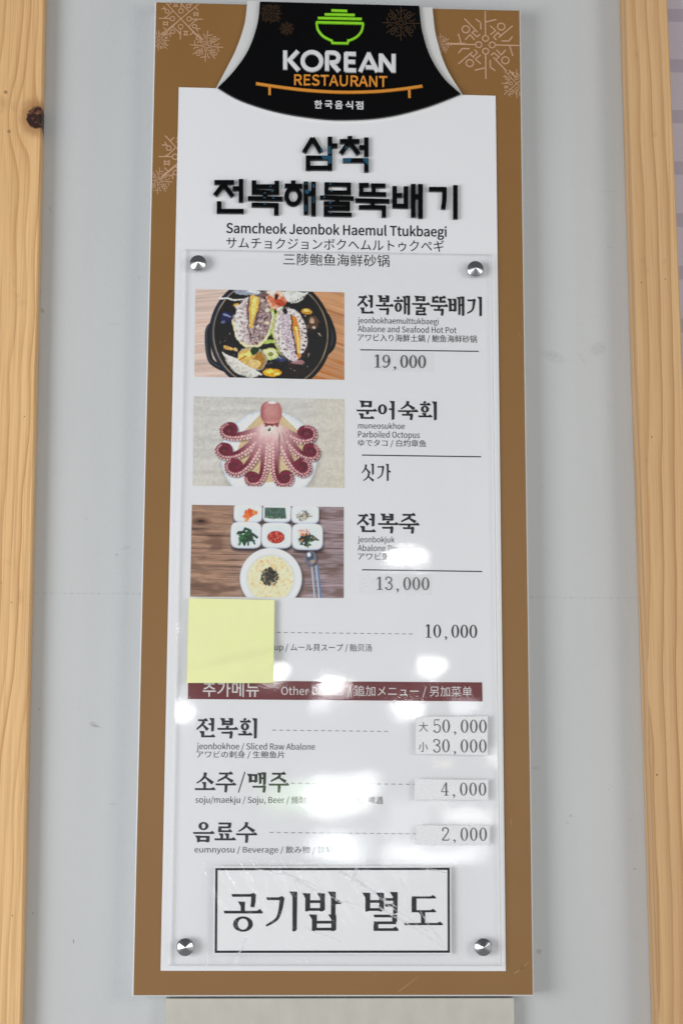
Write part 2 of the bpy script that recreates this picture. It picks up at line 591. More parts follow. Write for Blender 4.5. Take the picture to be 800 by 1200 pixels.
class Pen:
    """a brush-style letter in a unit box (x right, y down); shapes is a list of polygons"""

    def __init__(self, tv, th):
        self.s, self.tv, self.th = [], tv, th

    def poly(self, p):
        self.s.append(list(p))

    def V(self, x, y0, y1, t=None, serif=True, taper=0.9):
        t = t or self.tv
        self.poly([(x - t / 2, y0 + t * .3), (x + t / 2, y0), (x + t / 2 * taper, y1 - t * .25), (x, y1), (x - t / 2 * taper, y1)])
        if serif:
            self.poly([(x - t * 1.15, y0 - t * .05), (x + t * .5, y0 - t * .0), (x + t * .5, y0 + t * .3), (x - t * .5, y0 + t * .95)])

    def H(self, x0, x1, y, t=None, serif=True):
        t = t or self.th
        self.poly([(x0, y - t / 2), (x1, y - t / 2), (x1, y + t / 2), (x0 + t * .3, y + t / 2)])
        if serif:
            self.poly([(x1 - t * 1.9, y - t * .4), (x1 - t * .7, y - t * 1.15), (x1 + t * .45, y + t * .1), (x1 + t * .1, y + t * .5), (x1 - t * 1.9, y + t * .5)])

    def D(self, pts, w0, w1):
        self.poly(ribbon(catmull(pts, 6), w0, w1))

    def O(self, cx, cy, rx, ry, tx=None, ty=None):
        tx, ty = tx or self.tv * .95, ty or self.th * .8
        for q in ring_quads(ring_pts(cx, cy, rx, ry), ring_pts(cx, cy, rx - tx, ry - ty)):
            self.poly(q)

    # consonants in a box
    def giyeok(self, x0, y0, x1, y1, slant=True):
        self.H(x0, x1, y0 + self.th * .5, serif=False)
        if slant:
            self.D([(x1 - self.tv * .5, y0), (x1 - self.tv * .7, y0 + (y1 - y0) * .35), (x1 - (x1 - x0) * .4, y0 + (y1 - y0) * .75), (x0, y1)], self.tv * 1.05, self.th * .7)
        else:
            self.D([(x1 - self.tv * .5, y0), (x1 - self.tv * .5, y0 + (y1 - y0) * .5), (x1 - self.tv * .7, y1)], self.tv, self.tv * .8)
        self.poly([(x1 - self.tv * 1.2, y0), (x1 - self.tv * .4, y0 - self.th * .5), (x1 + self.tv * .1, y0 + self.th * .7), (x1 - self.tv * 1.1, y0 + self.th)])

    def nieun(self, x0, y0, x1, y1):
        self.V(x0 + self.tv * .5, y0, y1, taper=1)
        self.H(x0, x1, y1 - self.th * .5)

    def digeut(self, x0, y0, x1, y1):
        self.H(x0, x1, y0 + self.th * .5)
        self.V(x0 + self.tv * .5, y0 + self.th * .2, y1, serif=False, taper=1)
        self.H(x0, x1, y1 - self.th * .5)

    def rieul(self, x0, y0, x1, y1):
        ym = (y0 + y1) / 2
        self.H(x0, x1 - self.tv * .3, y0 + self.th * .5, serif=False)
        self.V(x1 - self.tv * .6, y0, ym, serif=False, taper=1)
        self.H(x0, x1 - self.tv * .3, ym, serif=False)
        self.V(x0 + self.tv * .5, ym, y1, serif=False, taper=1)
        self.H(x0, x1, y1 - self.th * .5)

    def mieum(self, x0, y0, x1, y1):
        self.V(x0 + self.tv * .5, y0, y1, taper=1)
        self.V(x1 - self.tv * .5, y0, y1, serif=False, taper=1)
        self.H(x0, x1, y0 + self.th * .6, serif=False)
        self.H(x0, x1 - self.tv * .3, y1 - self.th * .8, serif=False)

    def bieup(self, x0, y0, x1, y1):
        self.V(x0 + self.tv * .5, y0, y1, taper=1)
        self.V(x1 - self.tv * .5, y0, y1, taper=1)
        self.H(x0, x1 - self.tv * .3, y0 + (y1 - y0) * .46, serif=False)
        self.H(x0, x1 - self.tv * .3, y1 - self.th * .7, serif=False)

    def siot(self, x0, y0, x1, y1):
        c, h = (x0 + x1) / 2, y1 - y0
        self.D([(c + .02, y0), (c - .02, y0 + h * .4), (c - (c - x0) * .5, y0 + h * .75), (x0, y1)], self.tv * 1.1, self.th * .55)
        self.D([(c - .02, y0 + h * .36), (c + (x1 - c) * .45, y0 + h * .68), (x1, y1)], self.th * .7, self.tv * 1.2)

    def jieut(self, x0, y0, x1, y1):
        h, c = y1 - y0, (x0 + x1) / 2
        self.H(x0 + .02, x1 - .03, y0 + self.th * .5)
        self.D([(c + .07, y0 + self.th), (c - .02, y0 + h * .5), (x0 + .04, y0 + h * .85), (x0 - .02, y1)], self.tv * 1.0, self.th * .55)
        self.D([(c - .01, y0 + h * .48), (c + (x1 - c) * .5, y0 + h * .75), (x1, y1)], self.th * .7, self.tv * 1.15)

    def ieung(self, x0, y0, x1, y1):
        self.O((x0 + x1) / 2, (y0 + y1) / 2, (x1 - x0) / 2, (y1 - y0) / 2)

    def hieut(self, x0, y0, x1, y1):
        h, c = y1 - y0, (x0 + x1) / 2
        self.D([(c - .04, y0), (c + .02, y0 + h * .16)], self.tv * .8, self.tv)
        self.H(x0, x1, y0 + h * .28)
        self.O(c, y0 + h * .69, (x1 - x0) * .40, h * .31)

    def ssangdigeut(self, x0, y0, x1, y1):
        c = (x0 + x1) / 2
        self.digeut(x0, y0, c - .03, y1)
        self.digeut(c + .03, y0, x1, y1)

    # vowels
    def eo(self, x, y0, y1, tick):
        self.V(x, y0, y1)
        self.H(x - .22, x, tick, serif=False)

    def a(self, x, y0, y1, tick):
        self.V(x, y0, y1)
        self.H(x, x + .18, tick)

    def ae(self, x, y0, y1, tick):
        self.V(x, y0 + .03, y1 - .05, self.tv * .9)
        self.V(x + .21, y0, y1)
        self.H(x, x + .2, tick, serif=False)

    def o(self, x0, x1, y, top):
        c = (x0 + x1) / 2
        self.V(c, top, y, self.tv * .9)
        self.H(x0, x1, y)

    def u(self, x0, x1, y, bot):
        c = (x0 + x1) / 2 + .03
        self.H(x0, x1, y)
        self.D([(c, y), (c, y + (bot - y) * .5), (c - .02, bot)], self.tv, self.tv * .75)


def syllable(ch, tv, th):
    p = Pen(tv, th)
    if ch == '전':
        p.jieut(.04, .06, .56, .58); p.eo(.80, 0, .66, .30); p.nieun(.24, .64, .90, .95)
    elif ch == '복':
        p.bieup(.22, 0, .78, .36); p.V(.5, .34, .52, serif=False); p.H(.0, 1, .53); p.giyeok(.20, .67, .77, 1, False)
    elif ch == '해':
        p.hieut(.0, .06, .52, .84); p.ae(.64, 0, 1, .44)
    elif ch == '물':
        p.mieum(.23, .0, .77, .29); p.H(0, 1, .42); p.V(.52, .42, .58, serif=False); p.rieul(.22, .58, .80, 1)
    elif ch == '뚝':
        p.ssangdigeut(.12, .02, .88, .34); p.H(0, 1, .50); p.V(.52, .50, .66, serif=False); p.giyeok(.20, .66, .78, 1, False)
    elif ch == '배':
        p.bieup(.05, .12, .48, .78); p.ae(.64, 0, 1, .44)
    elif ch == '기':
        p.giyeok(.06, .14, .54, .86); p.V(.82, 0, 1)
    elif ch == '문':
        p.mieum(.23, .0, .77, .36); p.H(0, 1, .53); p.V(.55, .53, .74, serif=False); p.nieun(.20, .68, .86, .97)
    elif ch == '어':
        p.ieung(.04, .18, .50, .72); p.eo(.80, 0, 1, .44)
    elif ch == '숙':
        p.siot(.16, .0, .84, .42); p.H(0, 1, .53); p.V(.52, .53, .69, serif=False); p.giyeok(.20, .68, .77, 1, False)
    elif ch == '죽':
        p.jieut(.16, .0, .84, .42); p.H(0, 1, .54); p.V(.52, .54, .69, serif=False); p.giyeok(.20, .68, .77, 1, False)
    elif ch == '회':
        p.hieut(.08, .0, .60, .60); p.o(.0, .68, .80, .62); p.V(.86, 0, 1)
    elif ch == '싯':
        p.siot(.06, .05, .60, .56); p.V(.80, 0, .64); p.siot(.18, .58, .84, 1.0)
    elif ch == '가':
        p.giyeok(.04, .14, .48, .86); p.a(.72, 0, 1, .46)
    elif ch == '소':
        p.siot(.10, .02, .90, .56); p.o(.0, 1, .86, .50)
    elif ch == '주':
        p.jieut(.14, .02, .86, .48); p.u(.0, 1, .62, 1.02)
    elif ch == '맥':
        p.mieum(.05, .08, .48, .52); p.ae(.62, 0, .64, .30); p.giyeok(.22, .68, .90, 1.02, False)
    elif ch == '음':
        p.ieung(.26, .0, .74, .40); p.H(0, 1, .54); p.mieum(.20, .67, .80, 1)
    elif ch == '료':
        p.rieul(.18, .02, .82, .50); p.V(.36, .56, .82, p.tv * .9); p.V(.64, .56, .82, p.tv * .9); p.H(0, 1, .85)
    elif ch == '수':
        p.siot(.12, .0, .88, .46); p.u(.0, 1, .60, 1.02)
    elif ch == '공':
        p.giyeok(.20, .02, .84, .36, False); p.V(.50, .22, .48, p.tv * .9); p.H(0, 1, .49); p.ieung(.25, .60, .77, 1)
    elif ch == '밥':
        p.bieup(.04, .04, .56, .50); p.a(.78, 0, .60, .28); p.bieup(.22, .58, .86, 1)
    elif ch == '별':
        p.bieup(.04, .02, .54, .50); p.V(.84, 0, .56); p.H(.56, .84, .19, serif=False); p.H(.56, .84, .34, serif=False); p.rieul(.26, .58, .90, 1)
    elif ch == '도':
        p.digeut(.20, .0, .82, .52); p.V(.5, .50, .88, p.tv * .9); p.H(0, 1, .90)
    elif ch == '/':
        p.D([(.78, -.02), (.22, 1.02)], tv * .55, tv * .55)
    # ---- numerals (half as wide as high)
    elif ch == '0':
        p.O(.25, .5, .25, .5, tv, th)
    elif ch == '1':
        p.V(.27, .0, .98, tv, taper=1); p.H(.08, .46, .98, th, False); p.D([(.27, .04), (.08, .16)], th * 1.2, th)
    elif ch == '2':
        p.D([(.06, .24), (.10, .07), (.25, .02), (.42, .12), (.42, .32), (.28, .58), (.04, .95)], tv * .7, tv * .7); p.H(.03, .47, .95, th * 1.5, False); p.D([(.46, .95), (.48, .78)], th, th * .7); p.poly(ring_pts(.09, .24, .05, .055, 10))
    elif ch == '3':
        p.D([(.06, .18), (.12, .04), (.27, .02), (.42, .14), (.40, .34), (.20, .46)], tv * .65, tv * .7); p.D([(.20, .46), (.40, .54), (.46, .74), (.38, .94), (.20, .98), (.04, .84)], tv * .7, tv * .65); p.poly(ring_pts(.08, .20, .05, .05, 10)); p.poly(ring_pts(.07, .82, .05, .05, 10))
    elif ch == '4':
        p.V(.34, .0, .98, tv * .9, False, 1); p.D([(.33, .01), (.02, .70)], th * 1.1, th * 1.1); p.H(.0, .50, .71, th * 1.2, False); p.H(.20, .48, .98, th, False)
    elif ch == '5':
        p.H(.10, .43, .03, th * 1.5, False); p.D([(.10, .02), (.08, .48)], th, th); p.D([(.08, .48), (.24, .38), (.42, .48), (.46, .68), (.40, .90), (.22, .98), (.04, .86)], tv * .6, tv * .7); p.poly(ring_pts(.07, .84, .05, .05, 10))
    elif ch == '9':
        p.O(.24, .31, .23, .31, tv * .85, th); p.D([(.45, .30), (.45, .55), (.36, .82), (.18, .98), (.06, .92)], tv * .8, tv * .6); p.poly(ring_pts(.08, .90, .045, .05, 10))
    elif ch == ',':
        p.poly(ring_pts(.12, .96, .065, .065, 12)); p.D([(.17, .96), (.16, 1.08), (.08, 1.18)], tv * .7, th * .6)
    return p.s


def brush_line(mb, text, x0, x1, yt, yb, y, tv=.115, th=.072, adv=None, gap=.10, slope=.009):
    """brush-style line between photo px x0..x1; yt..yb is the ink's height at the line's middle"""
    W = {'/': .55, ' ': .6}
    xc = (x0 + x1) / 2
    (u0, _), (u1, _) = uv(x0, yb, y), uv(x1, yb, y)
    vt, vb = uv(xc, yt, y)[1], uv(xc, yb, y)[1]
    digits = all(c in '0123456789,' for c in text)
    if digits:
        n = len(text)
        h = vt - vb
        step = (u1 - u0 - .5 * h * 1.14) / (n - 1) if n > 1 else 0
        cells = [(u0 + i * step + (.11 * h if text[i] == ',' else 0), h * 1.16) for i in range(n)]
    else:
        ws = [W.get(c, 1.0) for c in text]
        tot = sum(ws) + gap * (len(ws) - 1)
        k = (u1 - u0) / tot
        cells, u = [], u0
        for wd in ws:
            cells.append((u, wd * k))
            u += (wd + gap) * k
    dy = 0.0
    for ch, (u, wd) in zip(text, cells):
        sh = 1.0
        for pl in syllable(ch, tv, th):
            dy += 0.0000015
            mb.flat([(u + px * wd, vt + (vb - vt) * py) for px, py in reversed(pl)], y - dy)


# ------------------------------------------------------------------ flat printed pictures, painted in numpy and kept as colours of a fine grid
class Paint:
    def __init__(self, x0, y0, x1, y1, nx, ny):
        self.nx, self.ny = nx, ny
        self.sx = (x1 - x0) / (nx - 1)
        self.X, self.Y = np.meshgrid(np.linspace(x0, x1, nx), np.linspace(y0, y1, ny))
        self.I = np.zeros((ny, nx, 3))

    def noise(self, fx, fy, seed, oct=3):
        out, amp, tot = 0, 1.0, 0
        for o in range(oct):
            r = np.random.default_rng(seed + o * 17)
            gx, gy = self.X / fx * 2 ** o, self.Y / fy * 2 ** o
            gx, gy = gx - gx.min(), gy - gy.min()
            T = r.random((int(gy.max()) + 3, int(gx.max()) + 3))
            ix, iy = gx.astype(int), gy.astype(int)
            a, b = gx - ix, gy - iy
            a, b = a * a * (3 - 2 * a), b * b * (3 - 2 * b)
            v = T[iy, ix] * (1 - a) * (1 - b) + T[iy, ix + 1] * a * (1 - b) + T[iy + 1, ix] * (1 - a) * b + T[iy + 1, ix + 1] * a * b
            out = out + v * amp
            tot += amp
            amp *= .55
        return out / tot

    def blend(self, a, col):
        a = np.clip(a, 0, 1)[..., None]
        self.I = self.I * (1 - a) + np.asarray(col, float) * a

    def cov(self, d, soft):
        return np.clip(.5 - d / (soft or self.sx * 1.2), 0, 1)

    def ell(self, cx, cy, rx, ry, ang=0, soft=None):
        ca, sa = math.cos(ang), math.sin(ang)
        dx, dy = self.X - cx, self.Y - cy
        a, b = (dx * ca + dy * sa) / rx, (-dx * sa + dy * ca) / ry
        r = np.sqrt(a * a + b * b)
        return self.cov((r - 1) * min(rx, ry), soft)

    def sq(self, cx, cy, rx, ry, p=5, soft=None):
        r = (np.abs((self.X - cx) / rx) ** p + np.abs((self.Y - cy) / ry) ** p) ** (1 / p)
        return self.cov((r - 1) * min(rx, ry), soft)

    def poly(self, pts, soft=None):
        d = np.full(self.X.shape, 1e9)
        ins = np.zeros(self.X.shape, bool)
        for (ax, ay), (bx, by) in zip(pts, pts[1:] + pts[:1]):
            ex, ey = bx - ax, by - ay
            t = np.clip(((self.X - ax) * ex + (self.Y - ay) * ey) / (ex * ex + ey * ey + 1e-9), 0, 1)
            d = np.minimum(d, np.hypot(self.X - ax - t * ex, self.Y - ay - t * ey))
            c = (ay > self.Y) != (by > self.Y)
            xi = ax + (self.Y - ay) * ex / (ey if abs(ey) > 1e-9 else 1e-9)
            ins ^= c & (self.X < xi)
        return self.cov(np.where(ins, -d, d), soft)

    def stroke(self, pts, w0, w1=None, soft=None):
        """returns coverage, position along (0..1) and signed side offset"""
        w1 = w0 if w1 is None else w1
        best = np.full(self.X.shape, 1e9)
        S = np.zeros(self.X.shape)
        Off = np.zeros(self.X.shape)
        seg = np.hypot(*(np.diff(np.array(pts), axis=0).T))
        cum = np.r_[0, np.cumsum(seg)] / seg.sum()
        for i, ((ax, ay), (bx, by)) in enumerate(zip(pts, pts[1:])):
            ex, ey = bx - ax, by - ay
            t = np.clip(((self.X - ax) * ex + (self.Y - ay) * ey) / (ex * ex + ey * ey + 1e-9), 0, 1)
            dd = np.hypot(self.X - ax - t * ex, self.Y - ay - t * ey)
            s = cum[i] + t * (cum[i + 1] - cum[i])
            q = dd - (w0 + (w1 - w0) * s) / 2
            m = q < best
            best = np.where(m, q, best)
            S = np.where(m, s, S)
            Off = np.where(m, np.sign(ex * (self.Y - ay) - ey * (self.X - ax)) * dd, Off)
        return self.cov(best, soft), S, Off

    def dots(self, n, cx, cy, rx, ry, rmin, rmax, cols, seed):
        r = np.random.default_rng(seed)
        for _ in range(n):
            a, q = r.random() * 6.283, math.sqrt(r.random())
            self.blend(self.ell(cx + rx * q * math.cos(a), cy + ry * q * math.sin(a), r.uniform(rmin, rmax), r.uniform(rmin, rmax), r.random() * 3) * r.uniform(.6, 1), cols[r.integers(len(cols))])


def paint_hotpot():
    p = Paint(75, 55, 773, 480, 256, 156)
    X0, Y0 = p.X.copy(), p.Y.copy()
    p.Y = Y0 + np.where(X0 < 430, .10, -.32) * (X0 - 430) + 14 * p.noise(220, 120, 3)
    g1, g3 = p.noise(330, 8, 1), p.noise(240, 17, 5)
    p.Y = Y0
    k = np.clip((X0 - 300) / 260, 0, 1)[..., None]
    p.I = (np.array([214, 190, 178.]) * (1 - k) + np.array([200, 150, 110.]) * k) * (.70 + .34 * g1 + .18 * g3)[..., None]
    p.blend(np.clip((g1 - .60) * 7, 0, 1) * (.30 + .35 * k[..., 0]), (138, 88, 58))
    p.blend((X0 > 560) * np.clip((Y0 - 330) / 60, 0, 1) * np.clip((g3 - .40) * 4, 0, 1) * .6, (168, 92, 42))
    # handles and pot
    for pts in ([(185, 215), (142, 240), (134, 300), (146, 390), (180, 425), (240, 450)], [(655, 150), (692, 175), (722, 260), (716, 320), (690, 350)]):
        a, _, _ = p.stroke(catmull(pts), 26)
        p.blend(a, (26, 28, 38))
        a, _, _ = p.stroke([(q[0] - 5, q[1] - 3) for q in catmull(pts)], 5)
        p.blend(a * .55, (110, 116, 130))
    p.blend(p.poly([(150, 260), (160, 380), (200, 420), (190, 330), (170, 250)]) * .8, (150, 140, 134))
    p.blend(p.ell(428, 265, 287, 287), (18, 20, 30))
    p.blend(p.ell(428, 265, 281, 281) * np.clip((300 - X0) / 90, 0, 1) * .5, (74, 84, 110))
    p.blend(p.ell(428, 265, 270, 270) * (.35 + .6 * p.noise(60, 60, 77)), (196, 170, 132))
    p.blend(p.ell(428, 265, 264, 264), (24, 24, 30))
    # everything in the pot has ragged outlines
    p.X = X0 + 14 * (p.noise(30, 30, 201) - .5) + 3.5 * (p.noise(8, 8, 202) - .5)
    p.Y = Y0 + 14 * (p.noise(30, 30, 203) - .5) + 3.5 * (p.noise(8, 8, 204) - .5)
    inside = p.ell(428, 265, 262, 262)
    p.blend(inside * np.clip((p.noise(30, 30, 21) - .5) * 5, 0, 1) * .7, (9, 9, 14))
    p.blend(inside * np.clip((p.noise(12, 12, 31) - .60) * 8, 0, 1) * .45, (92, 70, 52))
    r = np.random.default_rng(77)
    for _ in range(70):
        an, q = r.random() * 6.283, 250 * math.sqrt(r.random())
        x, y, t, l = 428 + q * math.cos(an), 265 + q * math.sin(an), r.random() * 3.14, r.uniform(10, 34)
        c, _, _ = p.stroke([(x, y), (x + l * math.cos(t), y + l * math.sin(t))], r.uniform(2, 9), 2)
        p.blend(c * r.uniform(.4, .9), [(60, 54, 60), (110, 84, 58), (40, 46, 74), (150, 136, 120), (20, 18, 22), (76, 56, 40)][r.integers(6)])
    for (cx, cy, rx, ry, an, c) in ((230, 190, 40, 28, .3, (40, 44, 74)), (222, 180, 20, 6, .3, (130, 138, 170)), (240, 240, 36, 24, .5, (20, 22, 40)), (228, 344, 40, 24, .4, (30, 26, 34)), (232, 337, 24, 9, .4, (214, 164, 92)),
                                 (264, 346, 14, 8, .9, (216, 176, 120)), (596, 154, 28, 16, .2, (186, 136, 54)), (594, 148, 14, 7, .2, (236, 206, 120)), (626, 205, 26, 32, 0, (84, 64, 52)), (620, 198, 11, 13, 0, (176, 146, 122)), (632, 226, 8, 6, 0, (200, 180, 160)),
                                 (640, 300, 34, 44, 0, (26, 22, 26)), (656, 262, 10, 4, .6, (180, 160, 140)), (556, 400, 32, 11, -.1, (150, 110, 112)), (468, 385, 32, 14, .2, (54, 60, 96)), (462, 380, 14, 4, .2, (140, 146, 180)), (540, 440, 56, 30, 0, (46, 38, 36)),
                                 (268, 128, 14, 10, 0, (196, 150, 54)), (206, 214, 12, 8, 0, (84, 90, 120))):
        p.blend(p.ell(cx, cy, rx, ry, an), c)
    p.dots(110, 428, 265, 245, 245, 1.2, 4, [(200, 180, 150), (120, 92, 60), (70, 80, 110), (226, 214, 200), (90, 70, 50)], 3)
    # leek
    a, _, _ = p.stroke(catmull([(432, 150), (438, 200), (422, 260), (398, 300), (440, 304)]), 24, 16)
    p.blend(a, (158, 178, 92))
    a, _, _ = p.stroke(catmull([(434, 160), (434, 210), (416, 270), (404, 296)]), 8)
    p.blend(a, (226, 228, 186))
    p.blend(p.ell(430, 362, 36, 29, .3), (188, 196, 120)); p.blend(p.ell(432, 360, 26, 18, .3), (228, 228, 182)); p.blend(p.ell(430, 364, 13, 8), (130, 134, 70)); p.blend(p.ell(408, 350, 16, 10, .6), (206, 212, 150))
    # prawn, white shell at the top
    pr = p.poly([(392, 56), (506, 58), (512, 104), (476, 128), (452, 146), (420, 136), (404, 96)])
    p.blend(pr, (192, 112, 84))
    p.blend(pr * np.clip((p.noise(15, 15, 91) - .48) * 6, 0, 1), (232, 186, 164))
    p.blend(p.ell(470, 112, 28, 12, .4), (170, 74, 50)); p.blend(p.ell(452, 86, 8, 12), (30, 16, 18)); p.blend(p.ell(396, 72, 24, 16), (104, 82, 80)); p.blend(p.ell(428, 64, 24, 10), (226, 210, 200))
    p.blend(p.poly([(482, 55), (606, 58), (578, 96), (520, 118), (496, 100)]), (206, 206, 198))
    a, _, _ = p.stroke([(500, 84), (540, 78), (590, 62)], 12)
    p.blend(a * .6, (236, 234, 226))
    a, _, _ = p.stroke([(518, 112), (560, 96), (606, 66)], 6)
    p.blend(a * (np.sin(X0 * .5) > 0), (34, 34, 38))
    p.blend(p.ell(318, 64, 66, 16), (140, 146, 158)); p.blend(p.ell(350, 62, 30, 8), (206, 206, 206))
    a, _, _ = p.stroke([(190, 98), (300, 104)], 9, 5)
    p.blend(a, (236, 228, 220))
    # abalone, left
    p.blend(p.ell(342, 206, 92, 130, .12) * np.clip((Y0 - X0 * .6 - 10) / 50, .0, 1), (224, 204, 156))
    body = p.ell(346, 200, 85, 121, .12)
    p.blend(body, (176, 158, 158))
    p.blend(body * np.clip((330 - X0) / 40, 0, 1), (212, 200, 198))
    sp = p.noise(7, 7, 41)
    p.blend(body * np.clip((X0 - 330) / 30, 0, 1) * .6, (134, 110, 108))
    p.blend(body * np.clip((sp - .54) * 9, 0, 1) * (.45 + .4 * (X0 > 335)), (72, 52, 54))
    p.blend(body * np.clip((p.noise(9, 9, 45) - .62) * 9, 0, 1) * .8, (228, 218, 214))
    p.blend(p.poly([(336, 74), (378, 88), (370, 140), (344, 236), (332, 236), (326, 160)]), (214, 160, 70))
    p.blend(p.poly([(346, 80), (368, 90), (356, 170), (342, 210), (338, 150)]), (238, 200, 118))
    a, _, _ = p.stroke(catmull([(328, 90), (322, 190), (334, 300)]), 9, 5)
    p.blend(a * .75, (62, 44, 48))
    a, _, _ = p.stroke(catmull([(376, 110), (362, 200), (338, 300)]), 8, 5)
    p.blend(a * .6, (70, 50, 50))
    for q in range(8):
        p.blend(p.ell(276 + (q % 2) * 8, 138 + q * 22, 15, 11) * .8, (220, 210, 208)); p.blend(p.ell(284 + (q % 2) * 8, 146 + q * 22, 8, 5) * .6, (120, 100, 104))
    p.blend(p.ell(412, 150, 12, 10), (214, 200, 180)); p.blend(p.ell(414, 210, 12, 9), (206, 186, 160))
    # abalone, right
    p.blend(p.ell(517, 262, 82, 136, -.14) * np.clip((510 - X0) / 50, 0, 1), (176, 176, 112))
    p.blend(p.ell(524, 264, 80, 132, -.14) * np.clip((X0 - 560) / 20, 0, 1), (54, 48, 50))
    b2 = p.ell(522, 262, 75, 128, -.14)
    p.blend(b2, (206, 194, 190))
    p.blend(b2 * np.clip((p.noise(26, 16, 53) - .5) * 6, 0, 1) * .8, (226, 216, 216))
    p.blend(b2 * np.clip((p.noise(6, 6, 51) - .60) * 9, 0, 1) * .75, (64, 46, 50))
    a, _, _ = p.stroke(catmull([(492, 180), (506, 270), (540, 385)]), 46, 26)
    p.blend(a, (192, 178, 186))
    p.blend(a * np.clip((p.noise(5, 5, 55) - .58) * 9, 0, 1) * .6, (110, 92, 100))
    a, _, _ = p.stroke(catmull([(534, 190), (552, 270), (560, 372)]), 30, 18)
    p.blend(a, (196, 122, 48))
    a, _, _ = p.stroke(catmull([(546, 230), (556, 290), (558, 350)]), 12)
    p.blend(a, (238, 192, 112))
    a, _, _ = p.stroke(catmull([(520, 172), (534, 270), (548, 360)]), 6)
    p.blend(a, (50, 36, 42))
    p.blend(p.ell(496, 152, 10, 15), (26, 18, 24)); p.blend(p.ell(470, 140, 18, 8, -.6), (222, 214, 206))
    for q in range(8):
        p.blend(p.ell(588 - abs(q - 3) * 4, 205 + q * 21, 9, 9) * .8, (214, 200, 196)); p.blend(p.ell(592 - abs(q - 3) * 4, 214 + q * 21, 6, 4), (40, 30, 34))
    # clam at the bottom
    p.blend(p.ell(345, 388, 70, 58, .2), (150, 146, 136)); p.blend(p.ell(338, 390, 62, 48, .3), (196, 160, 92)); p.blend(p.ell(376, 396, 28, 42, .2), (156, 112, 52)); p.blend(p.ell(352, 410, 30, 22, .2), (206, 176, 116))
    p.blend(p.ell(306, 376, 40, 15, -.5), (240, 208, 120)); p.blend(p.ell(296, 388, 22, 6, -.5), (176, 120, 50)); p.blend(p.ell(352, 348, 16, 22, .6), (44, 60, 36))
    p.blend(p.poly([(206, 358), (250, 380), (330, 428), (386, 462), (340, 478), (270, 464), (226, 410)], 8), (206, 202, 192))
    p.blend(p.poly([(226, 392), (300, 436), (350, 470), (300, 470), (250, 440)], 16) * .5, (168, 166, 160))
    a, _, _ = p.stroke([(208, 362), (300, 414), (384, 464)], 7)
    p.blend(a, (242, 238, 226))
    p.blend(p.ell(435, 452, 44, 22, .05), (216, 150, 36)); p.blend(p.ell(425, 444, 22, 9), (246, 204, 92)); p.blend(p.ell(456, 458, 12, 8), (246, 210, 120))
    m = inside[..., None]
    p.I = p.I * (1 + m * (.46 * p.noise(7, 7, 101)[..., None] - .20)) + m * (p.noise(4, 4, 102)[..., None] - .5) * 24
    p.X, p.Y = X0, Y0
    return p


